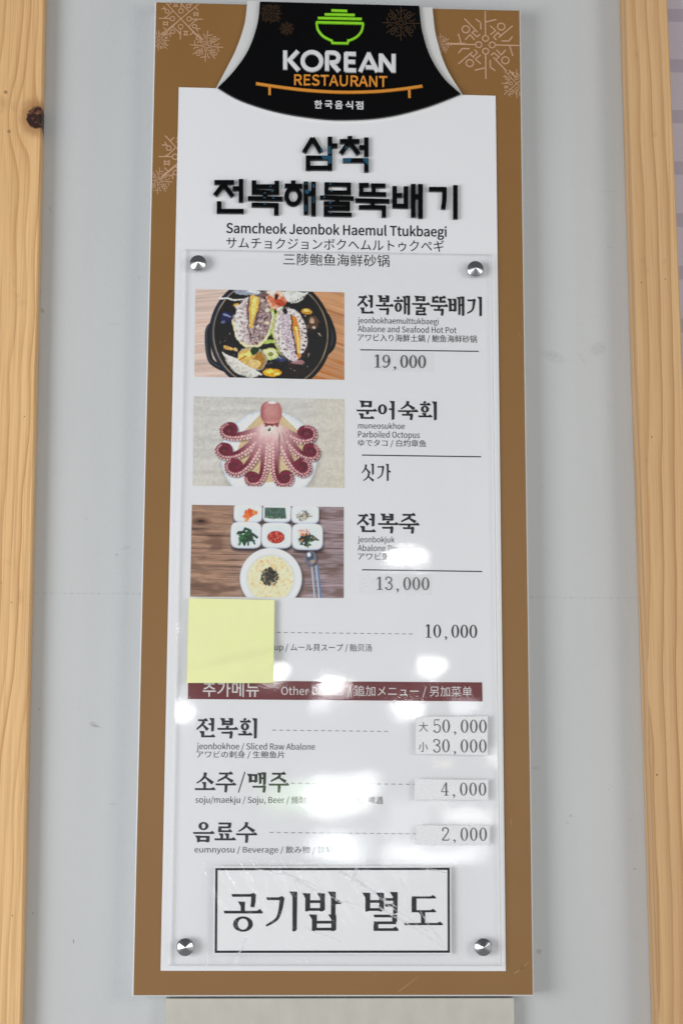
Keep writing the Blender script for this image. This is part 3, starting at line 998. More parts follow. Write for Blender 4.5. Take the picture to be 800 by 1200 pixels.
def paint_octopus():
    p = Paint(66, 37, 773, 467, 256, 156)
    g1 = p.noise(220, 26, 2)
    g2 = p.noise(90, 60, 8)
    rings = np.sin((p.X * .35 + p.Y + 60 * g2) * .12) * .4
    p.I = np.array([196, 194, 189.]) * (0.90 + .16 * g1 + .02 * rings)[..., None]
    p.blend(np.clip((p.X - 560) / 240, 0, 1) * .5, (198, 186, 164))
    p.blend(np.clip((p.Y - 300) / 200, 0, 1) * .3, (196, 186, 164))
    p.blend(p.ell(424, 334, 232, 232, soft=22) * .35, (130, 124, 118))
    p.blend(p.ell(420, 322, 224, 224), (196, 202, 212))
    p.blend(p.ell(420, 322, 212, 212, soft=14), (218, 222, 230))
    mat = p.poly([(300, 205), (385, 110), (470, 110), (590, 230), (600, 330), (520, 440), (340, 450), (262, 330)])
    p.blend(mat, (204, 184, 146))
    st = np.sin((p.X + p.Y) * .5) * np.where(p.X < 425, 1, 0) + np.sin((p.X - p.Y) * .5) * np.where(p.X < 425, 0, 1)
    p.blend(mat * (st > .3) * .45, (158, 130, 92))
    arms = [
        ([(400, 190), (330, 214), (265, 228), (215, 222), (202, 195), (222, 174), (250, 172), (263, 190), (258, 208)], 50, 18),
        ([(462, 190), (520, 216), (575, 238), (622, 228), (628, 196), (605, 180), (575, 184), (562, 205), (580, 222)], 50, 18),
        ([(402, 200), (345, 262), (280, 312), (215, 324), (182, 300), (196, 274), (228, 274), (240, 298), (222, 308)], 52, 19),
        ([(458, 200), (515, 258), (570, 310), (626, 322), (646, 296), (628, 268), (600, 268), (588, 286), (604, 298)], 52, 19),
        ([(405, 208), (370, 290), (325, 364), (275, 402), (236, 394), (228, 362), (256, 346), (284, 358), (276, 380), (260, 374)], 52, 20),
        ([(452, 208), (488, 290), (530, 366), (574, 400), (604, 384), (600, 350), (570, 340), (548, 356), (558, 378), (574, 372)], 52, 20),
        ([(412, 212), (404, 300), (396, 390), (372, 444), (330, 448), (318, 420), (340, 406), (364, 416), (356, 436)], 50, 20),
        ([(440, 212), (444, 300), (446, 390), (468, 446), (508, 448), (524, 420), (506, 398), (484, 404), (480, 426), (496, 430)], 50, 20),
    ]
    for (cx, cy, q) in ((232, 200, 26), (600, 206, 30), (212, 300, 30), (616, 294, 28), (256, 372, 30), (574, 368, 30), (342, 428, 28), (500, 424, 28)):
        p.blend(p.ell(cx, cy, q, q), (84, 30, 48)); p.blend(p.ell(cx - 3, cy + 4, q * .5, q * .5, soft=8) * .5, (140, 80, 90))
    for k, (pts, w0, w1) in enumerate(arms):
        cp = catmull(pts, 7)
        a, s, off = p.stroke([(x + 5, y + 7) for x, y in cp], w0 + 4, w1 + 4, soft=9)
        p.blend(a * .5, (70, 44, 44))
        a, s, off = p.stroke(cp, w0, w1)
        wid = w0 + (w1 - w0) * s
        rel = off / (wid / 2)
        dark = np.array([120, 40, 62.]) * (1 - .25 * np.abs(rel))[..., None] * (.85 + .3 * p.noise(14, 14, 60 + k))[..., None]
        pale = np.array([218, 186, 184.])
        col = dark * (1 - np.clip(1.05 - s * 2.3, 0, 1))[..., None] + pale * np.clip(1.05 - s * 2.3, 0, 1)[..., None]
        p.blend(a, col)
        sgn = 1 if k % 2 else -1
        band = np.clip(1 - np.abs(rel * sgn - .32) / .36, 0, 1) * np.clip(1.15 - s * 1.5, 0, 1)
        p.blend(a * band * .85, (212, 164, 160))
        # two rows of suckers along the arm
        P_ = np.array(cp)
        seg = np.r_[0, np.cumsum(np.hypot(*np.diff(P_, axis=0).T))]
        q, j = 50.0, 0
        while q < seg[-1] * .80:
            f = q / seg[-1]
            x, y = np.interp(q, seg, P_[:, 0]), np.interp(q, seg, P_[:, 1])
            x2, y2 = np.interp(q + 2, seg, P_[:, 0]), np.interp(q + 2, seg, P_[:, 1])
            tx, ty = (x2 - x) / 2, (y2 - y) / 2
            wd = w0 + (w1 - w0) * f
            o = sgn * wd * (.44 if j % 2 else .10)
            rr = max(2.0, wd * .165 * (1 - .35 * f)) * RNG.uniform(.8, 1.15)
            cx, cy = x - ty * o, y + tx * o
            p.blend(p.ell(cx, cy, rr * 1.25, rr * 1.25) * .4, (168, 104, 110))
            p.blend(p.ell(cx, cy, rr, rr), (220, 194, 186))
            p.blend(p.ell(cx, cy, rr * .4, rr * .4) * .6, (196, 140, 140))
            q += max(4.2, rr * 1.35)
            j += 1
    p.blend(p.ell(428, 194, 50, 20, soft=26) * .6, (226, 206, 196))
    p.blend(p.poly([(395, 150), (468, 150), (462, 178), (402, 178)], soft=8), (120, 62, 62))
    hd = p.sq(430, 108, 50, 55, 2.6)
    p.blend(hd, (178, 120, 118))
    p.blend(hd * p.ell(420, 100, 34, 30, soft=30) * .5, (200, 150, 142))
    p.blend(hd * np.clip((405 - p.X) / 24, 0, 1) * .7, (138, 62, 76))
    p.blend(hd * np.clip((p.X - 455) / 24, 0, 1) * .4, (150, 92, 92))
    p.blend(hd * np.clip((np.abs(p.Y - 157) < 6) * 1.0, 0, 1) * .7, (214, 150, 140))
    p.blend(p.ell(434, 60, 20, 7), (226, 220, 220))
    p.blend(p.ell(422, 188, 15, 16), (236, 226, 216)); p.blend(p.ell(420, 190, 8, 10), (90, 60, 56)); p.blend(p.ell(418, 186, 4, 5), (226, 210, 200)); p.blend(p.ell(446, 178, 8, 10), (226, 206, 200)); p.blend(p.ell(448, 166, 5, 8), (150, 90, 88))
    p.I = p.I * (.93 + .14 * p.noise(10, 10, 103))[..., None]
    return p


def paint_porridge():
    p = Paint(54, 46, 772, 484, 256, 156)
    g1 = p.noise(260, 9, 3)
    g2 = p.noise(120, 40, 6)
    g3 = p.noise(40, 4, 12, 2)
    k = np.clip((p.X - 200) / 420, 0, 1)[..., None]
    p.I = (np.array([150, 118, 98.]) * (1 - k) + np.array([146, 128, 132.]) * k) * (0.62 + .5 * g1 + .26 * g3)[..., None]
    p.blend(np.clip((g2 - .56) * 5, 0, 1) * .5, (84, 58, 48))
    p.blend(np.clip((p.noise(200, 5, 40) - .64) * 8, 0, 1) * .6, (70, 48, 40))
    p.blend(p.ell(95, 125, 46, 16, soft=14) * .7, (74, 46, 36)); p.blend(p.ell(98, 124, 16, 6), (44, 28, 24))
    for (cx, cy, rx, ry) in ((319, 82, 68, 46), (456, 80, 68, 46), (589, 84, 66, 46), (311, 188, 73, 64), (455, 188, 72, 62), (600, 192, 74, 64)):
        p.blend(p.sq(cx + 3, cy + 14, rx, ry, 5, 14) * .85, (42, 34, 38))
        p.blend(p.sq(cx, cy, rx, ry, 4.5), (186, 194, 208))
        p.blend(p.sq(cx, cy - 3, rx - 4, ry - 5, 4.5), (216, 222, 234))
        p.blend(p.sq(cx, cy, rx - 18, ry - 16, 4, 12) * .7, (200, 208, 222))
    r = np.random.default_rng(5)

    def pile(n, cx, cy, rx, ry, ln, wd, cols):
        for _ in range(n):
            a, q = r.random() * 6.283, math.sqrt(r.random())
            x, y, t = cx + rx * q * math.cos(a), cy + ry * q * math.sin(a), r.random() * 3.14
            l = r.uniform(.4, 1) * ln
            c, _, _ = p.stroke([(x, y), (x + l * math.cos(t), y + l * math.sin(t) * .8)], wd * r.uniform(.6, 1.3))
            p.blend(c, cols[r.integers(len(cols))])

    pile(46, 312, 188, 34, 36, 34, 9, [(36, 74, 48), (52, 96, 58), (28, 56, 40), (76, 120, 78), (34, 66, 50)])
    p.blend(p.ell(452, 196, 40, 30), (158, 44, 40))
    p.dots(70, 452, 196, 38, 28, 2, 5, [(196, 84, 66), (120, 26, 28), (220, 130, 100), (150, 40, 40)], 8)
    pile(46, 602, 202, 34, 32, 30, 8, [(30, 42, 36), (24, 28, 30), (50, 80, 50), (40, 56, 44), (200, 110, 60), (96, 120, 70)])
    pile(10, 584, 165, 26, 16, 30, 3, [(216, 150, 110), (200, 90, 60)])
    pile(22, 324, 80, 20, 20, 34, 12, [(220, 110, 56), (196, 84, 44), (236, 150, 90)])
    p.blend(p.poly([(398, 54), (494, 54), (500, 106), (398, 104)]), (66, 88, 78))
    p.blend(p.poly([(398, 54), (494, 54), (500, 106), (398, 104)]) * np.clip((p.noise(10, 10, 70) - .5) * 5, 0, 1) * .6, (96, 120, 104))
    p.dots(60, 449, 100, 48, 6, 2, 4, [(120, 140, 116), (50, 70, 60)], 9)
    pile(40, 578, 88, 30, 24, 14, 5, [(150, 140, 116), (96, 88, 72), (186, 180, 158), (120, 112, 96)])
    # porridge bowl
    p.blend(p.ell(436, 404, 150, 148, soft=16) * .7, (60, 46, 44))
    p.blend(p.ell(430, 394, 146, 146), (190, 198, 210))
    p.blend(p.ell(430, 391, 141, 141, soft=6), (220, 225, 234))
    p.blend(p.ell(429, 396, 118, 120, soft=10), (196, 202, 212))
    pr = p.ell(428, 396, 108, 112)
    p.blend(pr, (222, 208, 172))
    p.blend(pr * np.clip((p.noise(13, 13, 81) - .5) * 5, 0, 1) * .7, (204, 182, 136))
    p.blend(pr * np.clip((p.noise(9, 9, 82) - .56) * 6, 0, 1) * .8, (240, 228, 196))
    p.dots(24, 428, 396, 95, 98, 2, 5, [(216, 150, 70), (226, 170, 90)], 12)
    p.blend(p.ell(425, 384, 30, 30, soft=24) * .8, (44, 42, 36))
    p.dots(130, 425, 385, 42, 44, 2, 5.5, [(36, 34, 30), (52, 52, 40), (24, 24, 24)], 14)
    # spoon and chopsticks
    for pts, wd, c in (([(622, 322), (629, 400), (638, 482)], 11, (120, 132, 152)), ([(645, 330), (654, 400), (663, 482)], 15, (96, 116, 150)), ([(641, 330), (649, 400), (657, 482)], 4, (206, 216, 228)), ([(620, 322), (627, 400), (635, 482)], 3, (214, 220, 230))):
        a, _, _ = p.stroke(pts, wd)
        p.blend(a, c)
    p.blend(p.ell(622, 300, 30, 36, soft=8) * .5, (50, 40, 44))
    p.blend(p.ell(617, 294, 26, 34), (104, 112, 128)); p.blend(p.ell(613, 288, 18, 24, soft=8), (66, 74, 92)); p.blend(p.ell(608, 278, 9, 11, soft=6), (220, 226, 234)); p.blend(p.ell(624, 310, 12, 8, soft=6), (170, 140, 120))
    return p


def photo_material():
    g = NG('printed_photo')
    a = g.n('ShaderNodeVertexColor')
    a.layer_name = 'print'
    g.set(a.outputs[0], 0.35, 0.4)
    return g.mat


MAT['photo'] = photo_material()


def photo_mesh(name, p, corners, y, parent, base, label, lift=1.0):
    tl, tr, br, bl = (np.array(uv(*c, y)) for c in corners)
    ny, nx = p.ny, p.nx
    s = np.linspace(0, 1, nx)[None, :, None]
    t = np.linspace(0, 1, ny)[:, None, None]
    P = (tl * (1 - s) + tr * s) * (1 - t) + (bl * (1 - s) + br * s) * t
    V = np.zeros((ny * nx, 3))
    V[:, 0], V[:, 2], V[:, 1] = P[..., 0].ravel(), P[..., 1].ravel(), y
    V -= np.array(base)
    i = np.arange(ny - 1)[:, None] * nx + np.arange(nx - 1)[None, :]
    F = np.stack([i + nx, i + nx + 1, i + 1, i], -1).reshape(-1, 4)
    me = bpy.data.meshes.new(name)
    me.from_pydata(V.tolist(), [], F.tolist())
    c = np.clip(p.I / 255, 0, 1)
    lin = np.where(c <= .04045, c / 12.92, ((c + .055) / 1.055) ** 2.4)
    lin = np.clip((lin - 0.020) * lift / 0.76, 0.003, .85)
    at_ = me.color_attributes.new('print', 'FLOAT_COLOR', 'POINT')
    at_.data.foreach_set('color', np.c_[lin.reshape(-1, 3), np.ones(ny * nx)].astype(np.float32).ravel())
    me.materials.append(MAT['photo'])
    o = link(name, me, parent)
    o['label'] = label
    return o


# ================================================================== the setting
m = MB()
zc = Z0
m.prism(rect_uv(-1.6, zc - 1.3, 1.6, zc + 2.2), WY + 0.06, WY)
o = m.build('wall', MAT['wall'])
o['kind'] = 'structure'

# ================================================================== pine posts
PY = -0.012


def post(name, label, edge_l, edge_r, mat, top, bottom, PY=-0.012):
    """edges are (photo px at y=0, px at y=1200) of the front face"""
    (lt, lb), (rt, rb) = edge_l, edge_r

    def ext(a, b, z):
        k = (z - a[1]) / (b[1] - a[1])
        return a[0] + (b[0] - a[0]) * k
    L0, L1 = uv(lt, 0, PY), uv(lb, 1200, PY)
    R0, R1 = uv(rt, 0, PY), uv(rb, 1200, PY)
    bev = 0.0016
    pts = [(ext(L0, L1, bottom), bottom), (ext(R0, R1, bottom), bottom), (ext(R0, R1, top), top), (ext(L0, L1, top), top)]
    ins = [(pts[0][0] + bev, pts[0][1]), (pts[1][0] - bev, pts[1][1]), (pts[2][0] - bev, pts[2][1]), (pts[3][0] + bev, pts[3][1])]
    m = MB()
    m.prism(pts, WY - 0.001, PY, bevel=bev, inset=ins)
    base = ((pts[0][0] + pts[1][0]) / 2, WY, bottom)
    o = m.build(name, mat, None, base)
    o['label'], o['category'] = label, 'wooden post'
    o['group'] = 'pine posts beside the menu board'
    return o


def rel(px, py, base, PY=-0.012):
    p = at(px, py, PY)
    return p.x - base[0], p.z - base[2]


top_z, bot_z = Z0 + 1.75, Z0 - 0.75


def base_of(l, r, PY=-0.012):
    (lt, lb), (rt, rb) = l, r
    def ex(t, b):
        a, c = uv(t, 0, PY), uv(b, 1200, PY)
        k = (bot_z - a[1]) / (c[1] - a[1])
        return a[0] + (c[0] - a[0]) * k
    return ((ex(lt, lb) + ex(rt, rb)) / 2, WY, bot_z)


Le, Ri = ((-72, -108), (52.3, 24.6)), ((733.3, 771.5), (781.5, 832))
PL = 0.004
b1, b2 = base_of(*Le, PL), base_of(*Ri)
k1 = rel(44, 138, b1, PL)
MAT['pine_left'] = wood('knotty_pine', alb((214, 176, 126)), alb((158, 106, 62)), 105, 0.10,
                        [(k1[0], k1[1], .0128, .0140, 0.75)], [(*rel(7, 108, b1, PL), .0026), (*rel(11, 154, b1, PL), .0024), (*rel(29, 488, b1, PL), .0009), (*rel(14, 706, b1, PL), .0009), (*rel(2, 683, b1, PL), .0008), (*rel(15, 1073, b1, PL), .001)], 1.7, 0.42)
k2 = rel(753, 871, b2)
MAT['pine_right'] = wood('pale_pine', alb((198, 162, 118)), alb((152, 108, 70)), 62, 0.06,
                         [(k2[0] - .006, k2[1], .007, .013, .5)], [(*rel(751, 331, b2), .001), (*rel(779, 327, b2), .001), (*rel(763, 512, b2), .0011), (*rel(769, 908, b2), .0013)], 6.1, 0.34)
post('wooden_post', 'thick pine post with a dark knot at its edge, beside the bare wall', Le[0], Le[1], MAT['pine_left'], top_z, bot_z, PL)
post('wooden_post', 'paler pine post in front of the lavender checked panel', Ri[0], Ri[1], MAT['pine_right'], top_z, bot_z)

# lavender checked panel past the pale post
g = NG('lavender_check')
x, y, z = g.pos()
f = g.noise(g.vec(x, y, z), 25, 3)
col = g.mix(f, alb((176, 168, 178)), alb((186, 178, 187)))
fz = g.m('FRACT', g.m('MULTIPLY', z, 1 / 0.0655))
fx = g.m('FRACT', g.m('MULTIPLY', x, 1 / 0.0655))
bz = g.m('MULTIPLY', g.step(fz, .08, .10), g.step(fz, .36, .34))
bx = g.m('MULTIPLY', g.step(fx, .55, .57), g.step(fx, .85, .83))
col = g.mix(g.m('MULTIPLY', g.m('ADD', bz, bx), .5), col, alb((140, 130, 146)))
g.set(col, 0.4, 0.4)
MAT['check'] = g.mat
m = MB()
ub = b2[0]
m.prism(rect_uv(ub + .012, bot_z + .002, ub + .42, top_z - .002), WY - .0015, WY - .012)
o = m.build('checked_panel', MAT['check'], None, (ub + .2, WY - .0015, bot_z))
o['label'], o['category'] = 'lavender panel with a darker check pattern behind the pale pine post', 'wall panel'

# mottled board hung under the menu board
g = NG('mottled_beige_board')
x, y, z = g.pos()
f = g.noise(g.vec(g.m('MULTIPLY', x, 60), y, g.m('MULTIPLY', z, 30)), 1, 4)
g.set(g.mix(f, alb((166, 163, 153)), alb((186, 183, 173))), 0.5, 0.4)
MAT['mottled'] = g.mat
m = MB()
LY = 0.010
ua, ubb = uv(194.5, 1180, LY)[0], uv(601.8, 1180, LY)[0]
m.prism(rect_uv(ua, Z0 - .55, ubb, Z0 - .0035), WY - .001, LY, 0)
o = m.build('display_board', MAT['mottled'], None, ((ua + ubb) / 2, WY, Z0 - .55))
o['label'], o['category'] = 'mottled pale beige board hung below the brown menu board', 'board'

# ================================================================== the menu board
W2, H = 0.44184 / 2, 1.16
BASE = Vector((0, 0, Z0))
menu = thing('menu_board', 'tall brown framed restaurant menu board with raised black title lettering and food photos', 'menu board', BASE)

m = MB()
out = rect_uv(-W2, Z0, W2, Z0 + H)
e = 0.0014
m.prism(out, WY - .0005, 0.0, 0, 1, bevel=e, inset=rect_uv(-W2 + e, Z0 + e, W2 - e, Z0 + H - e))
for f in range(len(m.f)):                       # the chamfer shows the white foam core
    vs = [m.v[i] for i in m.f[f]]
    if m.mi[f] == 0 and max(v[1] for v in vs) > 1e-6:
        m.mi[f] = 1
# shallow scratches near the lower right corner
for a, b, wd in (((467, 1162), (489, 1145), .0011), ((602, 1141), (620, 1127), .0011), ((605, 1140), (617, 1128), .0006), ((607, 390), (611, 399), .0006), ((598, 960), (599, 968), .001)):
    m.flat(ribbon([uv(*a), uv(*b)], wd, wd * .4), -0.0001, 2)
backing = m.build('backing_board', [MAT['brown'], MAT['white_edge'], plain('scratch', alb((152, 118, 84)), .5)], menu, BASE)


# snowflakes made of letter shapes, printed on the brown film
def clip_seg(a, b, r):
    x0, y0, x1, y1 = r
    t0, t1 = 0.0, 1.0
    dx, dy = b[0] - a[0], b[1] - a[1]
    for p, q in ((-dx, a[0] - x0), (dx, x1 - a[0]), (-dy, a[1] - y0), (dy, y1 - a[1])):
        if abs(p) < 1e-12:
            if q < 0:
                return None
        else:
            t = q / p
            if p < 0:
                t0 = max(t0, t)
            else:
                t1 = min(t1, t)
    if t0 >= t1:
        return None
    return (a[0] + dx * t0, a[1] + dy * t0), (a[0] + dx * t1, a[1] + dy * t1)


FL_A = dict(seg=[[(0, -82), (0, -287)], [(0, -192), (89, -217)], [(-76, -217), (-36, -187)], [(-36, -187), (-36, -127)], [(104, -62), (219, -167)], [(94, -112), (122, -82)], [(39, -162), (84, -122)], [(84, -122), (39, -87)],
                 [(89, -42), (64, -67)], [(64, -67), (98, -102)]], ring=[(0, -54, 25), (127, -157, 30)], R=287)
FL_B = dict(seg=[[(0, -100), (0, -205)], [(0, -145), (18, -145)], [(0, 0), (172, -158)], [(130, -118), (158, -88)], [(5, -140), (75, -76)], [(-72, -158), (-26, -158)], [(-72, -122), (-26, -122)], [(-60, -158), (-60, -122)], [(-40, -158), (-40, -122)],
                 [(88, -140), (120, -160)], [(96, -148), (92, -182)]], ring=[(0, -77, 22), (70, -128, 19)], R=205)
RECT = (-W2 + .002, Z0 + .002, W2 - .002, Z0 + H - .002)


def flake(mb, kind, px, py, rad, y, thick, rect=RECT, rot=0.0, extra=(), keep=None):
    K = FL_A if kind == 'a' else FL_B
    c = uv(px, py, y)
    s = (uv(px + rad, py, y)[0] - c[0]) / K['R']
    dy = 0.0

    def put(a, b):
        nonlocal dy
        q = clip_seg(a, b, rect)
        if q and math.dist(*q) > 1e-5 and (keep is None or (keep(q[0]) and keep(q[1]))):
            dy += 0.0000004
            mb.flat(ribbon(list(q), thick * 1.15), y - dy)
    for k in range(4):
        an = k * math.pi / 2 + rot
        ca, sa = math.cos(an), math.sin(an)
        T = lambda p: (c[0] + (p[0] * ca - p[1] * sa) * s, c[1] - (p[0] * sa + p[1] * ca) * s)
        for a, b in K['seg']:
            put(T(a), T(b))
        for rx, ry, rr in K['ring']:  # small rings
            pts = [T((rx + rr * math.cos(t * math.pi / 6), ry + rr * math.sin(t * math.pi / 6))) for t in range(12)]
            for i in range(12):
                put(pts[i], pts[(i + 1) % 12])
    for (ax, ay), (bx, by) in extra:
        put(uv(ax, ay, y), uv(bx, by, y))


SY = -0.0002
specs = [('b', 212, 22, 26, .0010, (((212, 22), (236, 46)), ((212, 22), (192, 41)))), ('a', 242, 54, 19.5, .0009, ()), ('b', 186, 47, 13, .0007, ()),
         ('b', 217, 184, 31, .0012, (((188, 210), (210, 191)),)), ('a', 186, 212, 16.5, .0008, ()), ('a', 568.5, 52.5, 42, .0015, (((596, 82), (604, 91)), ((545, 51), (523, 51)))),
         ('a', 515, 52, 13.5, .0007, ()), ('b', 605, 98, 18, .0009, ())]
for kind, px, py, rad, th, ex in specs:
    m = MB()
    flake(m, kind, px, py, rad, SY, th, RECT, .06 if kind == 'a' and rad < 20 else 0, ex)
    m.build('snowflake_print', MAT['flake'], backing, BASE)
    SY -= 0.00002

# white printed panel
PT = -0.0016
m = MB()
m.prism(quad([(209.6, 102.2), (580.4, 112.2), (592.3, 1138.0), (188.3, 1137.6)], PT), -0.0003, PT, 0)
panel = m.build('menu_panel', MAT['panel'], menu, BASE)
TY = PT - 0.0003


def line_print(name, text, x0, x1, yb, size, ink=False, bold=0.0, mat='ink'):
    return print_text(name, text, x0, x1, yb, size, TY, MAT[mat], panel, BASE, bold, ink)


def brush_print(name, text, x0, x1, yt, yb, **k):
    m = MB()
    brush_line(m, text, x0, x1, yt, yb, TY, **k)
    return m.build(name, MAT['ink'], panel, BASE)


line_print('subtitle_lettering', 'Samcheok Jeonbok Haemul Ttukbaegi', 265, 523, 275.0, 11.2, bold=.006)
line_print('subtitle_lettering', 'サムチョクジョンボクヘムルトゥクペギ', 265, 520, 293.2, 279.4, True)
line_print('subtitle_lettering', '三陟鲍鱼海鲜砂锅', 332, 456, 311.8, 297.6, True)

brush_print('dish_name_lettering', '전복해물뚝배기', 418.5, 566.5, 346.8, 369.6, gap=.03, tv=.155, th=.098)
line_print('description_lettering', 'jeonbokhaemulttukbaegi', 419, 513.5, 379.4, 6.6)
line_print('description_lettering', 'Abalone and Seafood Hot Pot', 419, 534.5, 389.6, 6.9)
line_print('description_lettering', 'アワビ入り海鮮土鍋 / 鮑鱼海鲜砂锅', 419, 558.5, 401.6, 392, True)
brush_print('dish_name_lettering', '문어숙회', 417.5, 513, 470, 492, gap=.03, tv=.155, th=.098)
line_print('description_lettering', 'muneosukhoe', 419.5, 474, 502.4, 6.6)
line_print('description_lettering', 'Parboiled Octopus', 419.5, 491.5, 512.8, 6.9)
line_print('description_lettering', 'ゆでタコ / 白灼章鱼', 419.5, 499, 524.2, 515, True)
brush_print('price_lettering', '싯가', 422.5, 459, 543.5, 563.5, gap=.06, tv=.125, th=.08)
brush_print('dish_name_lettering', '전복죽', 418, 490.5, 602, 625, gap=.03, tv=.155, th=.098)
line_print('description_lettering', 'jeonbokjuk', 419, 462, 635.6, 6.6)
line_print('description_lettering', 'Abalone Porridge', 419, 488, 645.9, 6.9)
line_print('description_lettering', 'アワビ粥 / 鲍鱼粥', 419, 494, 657.4, 648, True)
line_print('description_lettering', 'Mussel Soup / ムール貝スープ / 贻贝汤', 281, 435.5, 764.4, 754.2, True)
brush_print('price_lettering', '10,000', 497, 558.5, 732, 747.4, tv=.12, th=.05)
brush_print('dish_name_lettering', '전복회', 230, 302.5, 841.6, 865.4, gap=.03, tv=.155, th=.098)
line_print('description_lettering', 'jeonbokhoe / Sliced Raw Abalone', 230.5, 369, 878.3, 7.1)
line_print('description_lettering', 'アワビの刺身 / 生鲍鱼片', 230.5, 333.5, 889.2, 880, True)
brush_print('dish_name_lettering', '소주/맥주', 228, 338, 905.0, 928.2, gap=.03, tv=.155, th=.098)
line_print('description_lettering', 'soju/maekju / Soju, Beer / 焼酎、ビール / 烧酒、啤酒', 229, 448.5, 943.4, 933.0, True)
brush_print('dish_name_lettering', '음료수', 226, 300.5, 963.4, 987.2, gap=.03, tv=.155, th=.098)
line_print('description_lettering', 'eumnyosu / Beverage / 飲み物 / 饮料', 228, 391, 1001.4, 991.4, True)

for a, b in (((422, 409.9), (560.5, 411.7)), ((424, 533.3), (563.5, 535.3)), ((424, 667.7), (564.5, 669.7))):
    m = MB()
    m.flat(ribbon([uv(*a, TY), uv(*b, TY)], .0013), TY)
    m.build('rule_line', MAT['ink'], panel, BASE)
for (ax, ay), (bx, by) in (((300, 740.8), (487, 743.0)), ((319, 855.6), (458, 857.2)), ((341, 917.8), (492, 919.2)), ((316, 975.6), (500, 977.2))):
    m = MB()
    n = int((bx - ax) / 8.1)
    for i in range(n):
        k0, k1 = i / n, (i + .55) / n
        m.flat(ribbon([uv(ax + (bx - ax) * k0, ay + (by - ay) * k0, TY), uv(ax + (bx - ax) * k1, ay + (by - ay) * k1, TY)], .0009), TY)
    m.build('leader_line_print', MAT['ink_grey'], panel, BASE)

m = MB()
m.flat(quad([(220.5, 797.4), (564.5, 799.6), (565, 822), (220.2, 819.2)], TY), TY)
ban = m.build('heading_strip', MAT['maroon'], panel, BASE)
for txt, xa, xb, y0, y1, bd in (('추가메뉴', 237.5, 303.5, 816.6, 798.6, .003), ('追加メニュー / 另加菜单', 415.5, 552.8, 817.4, 803.8, .0)):
    print_text('heading_lettering', txt, xa, xb, y0, y1, TY - .0002, MAT['print_white'], panel, BASE, bd, True)
print_text('heading_lettering', 'Other Dishes', 329.5, 402, 814.4, 9.3, TY - .0002, MAT['print_white'], panel, BASE, .0)
print_text('heading_lettering', '/', 406.5, 411.5, 818, 803, TY - .0002, MAT['print_white'], panel, BASE, .0, True)

photo_mesh('dish_photo', paint_hotpot(), [(229.2, 338.6), (403.2, 342.6), (403.2, 445.2), (228, 441.4)], TY, menu, BASE, 'photo of a black hot pot with abalone and shellfish on a wooden table')
photo_mesh('dish_photo', paint_octopus(), [(227.2, 464.4), (403.2, 467.8), (403.2, 571.8), (226, 569)], TY, menu, BASE, 'photo of a boiled octopus with curled arms on a white plate', 1.0)
photo_mesh('dish_photo', paint_porridge(), [(225, 591.6), (402.7, 594.2), (402.6, 701), (222.9, 699)], TY, menu, BASE, 'photo of a bowl of porridge with six square side dishes')


# raised black title letters (strokes measured in the photo, each letter one solid)
def title_letter(strokes, rings, scale, ox, oy, wd, patches=()):
    m = MB()
    y1 = -0.0066
    k = 0
    for st in strokes:
        pts = [(ox + x / scale, oy + y / scale) for x, y in st]
        q = [uv(*p, y1) for p in pts]
        if len(q) > 2:
            q = catmull(q, 5)
        k += 1
        f = y1 - k * .00002
        b = .0006
        m.prism(ribbon(q, wd), PT + .0001, f, bevel=b, inset=ribbon(q, wd - 2 * b, None, -b))
    for (cx, cy, rx, ry) in rings:
        c = uv(ox + cx / scale, oy + cy / scale, y1)
        s = abs(uv(ox + (cx + 1) / scale, oy + cy / scale, y1)[0] - c[0])
        prof = [(wd / 2, PT), (wd / 2, y1 + .0009), (wd / 2 - .0009, y1), (-wd / 2 + .0009, y1), (-wd / 2, y1 + .0009), (-wd / 2, PT)]
        n = 32
        for i in range(n):
            a0, a1 = 2 * math.pi * i / n, 2 * math.pi * (i + 1) / n
            P = lambda a, d, yy: (c[0] + math.cos(a) * (rx * s + d), yy, c[1] + math.sin(a) * (ry * s + d))
            for (d0, ya), (d1, yb) in zip(prof, prof[1:]):
                m.face([P(a0, d0, ya), P(a1, d0, ya), P(a1, d1, yb), P(a0, d1, yb)])
    for pl in patches:
        m.flat([uv(ox + x / scale, oy + y / scale, y1 - .0004) for x, y in reversed(pl)], y1 - .0004, 1)
    return m.build('title_letter', [MAT['gloss_black'], MAT['blue_patch']], menu, BASE)


LW = .0054
s1 = (7.27, 340, 145)
title_letter([[(192, 118), (118, 240)], [(190, 118), (262, 240)], [(338, 108), (338, 262)], [(338, 183), (402, 183)], [(152, 268), (152, 394)], [(338, 268), (338, 394)], [(134, 288), (356, 288)], [(134, 374), (356, 374)]], [], *s1, LW,
             [[(262, 272), (352, 272), (352, 338), (328, 338), (320, 304), (280, 304)], [(255, 222), (268, 205), (278, 228), (262, 238)], [(324, 190), (346, 190), (346, 258), (322, 258)]])
title_letter([[(508, 102), (508, 150)], [(422, 146), (590, 146)], [(505, 150), (432, 250)], [(510, 160), (582, 256)], [(648, 114), (648, 275)], [(588, 197), (648, 197)], [(448, 310), (664, 310)], [(648, 292), (648, 408)]], [], *s1, LW,
             [[(452, 294), (524, 294), (510, 328), (452, 328)], [(620, 294), (664, 296), (664, 356), (620, 312)], [(466, 195), (490, 190), (468, 222)]])
s2 = (5.0, 240, 200)
DOT = lambda pts: [[(x - 7, y - 4), (x + 6, y - 4), (x + 6, y + 4), (x - 7, y + 4)] for x, y in pts]
title_letter([[(56, 66), (172, 66)], [(116, 70), (60, 142)], [(112, 80), (163, 148)], [(212, 47), (212, 183)], [(164, 102), (212, 102)], [(84, 178), (84, 240)], [(70, 235), (228, 236)]], [], *s2, LW)
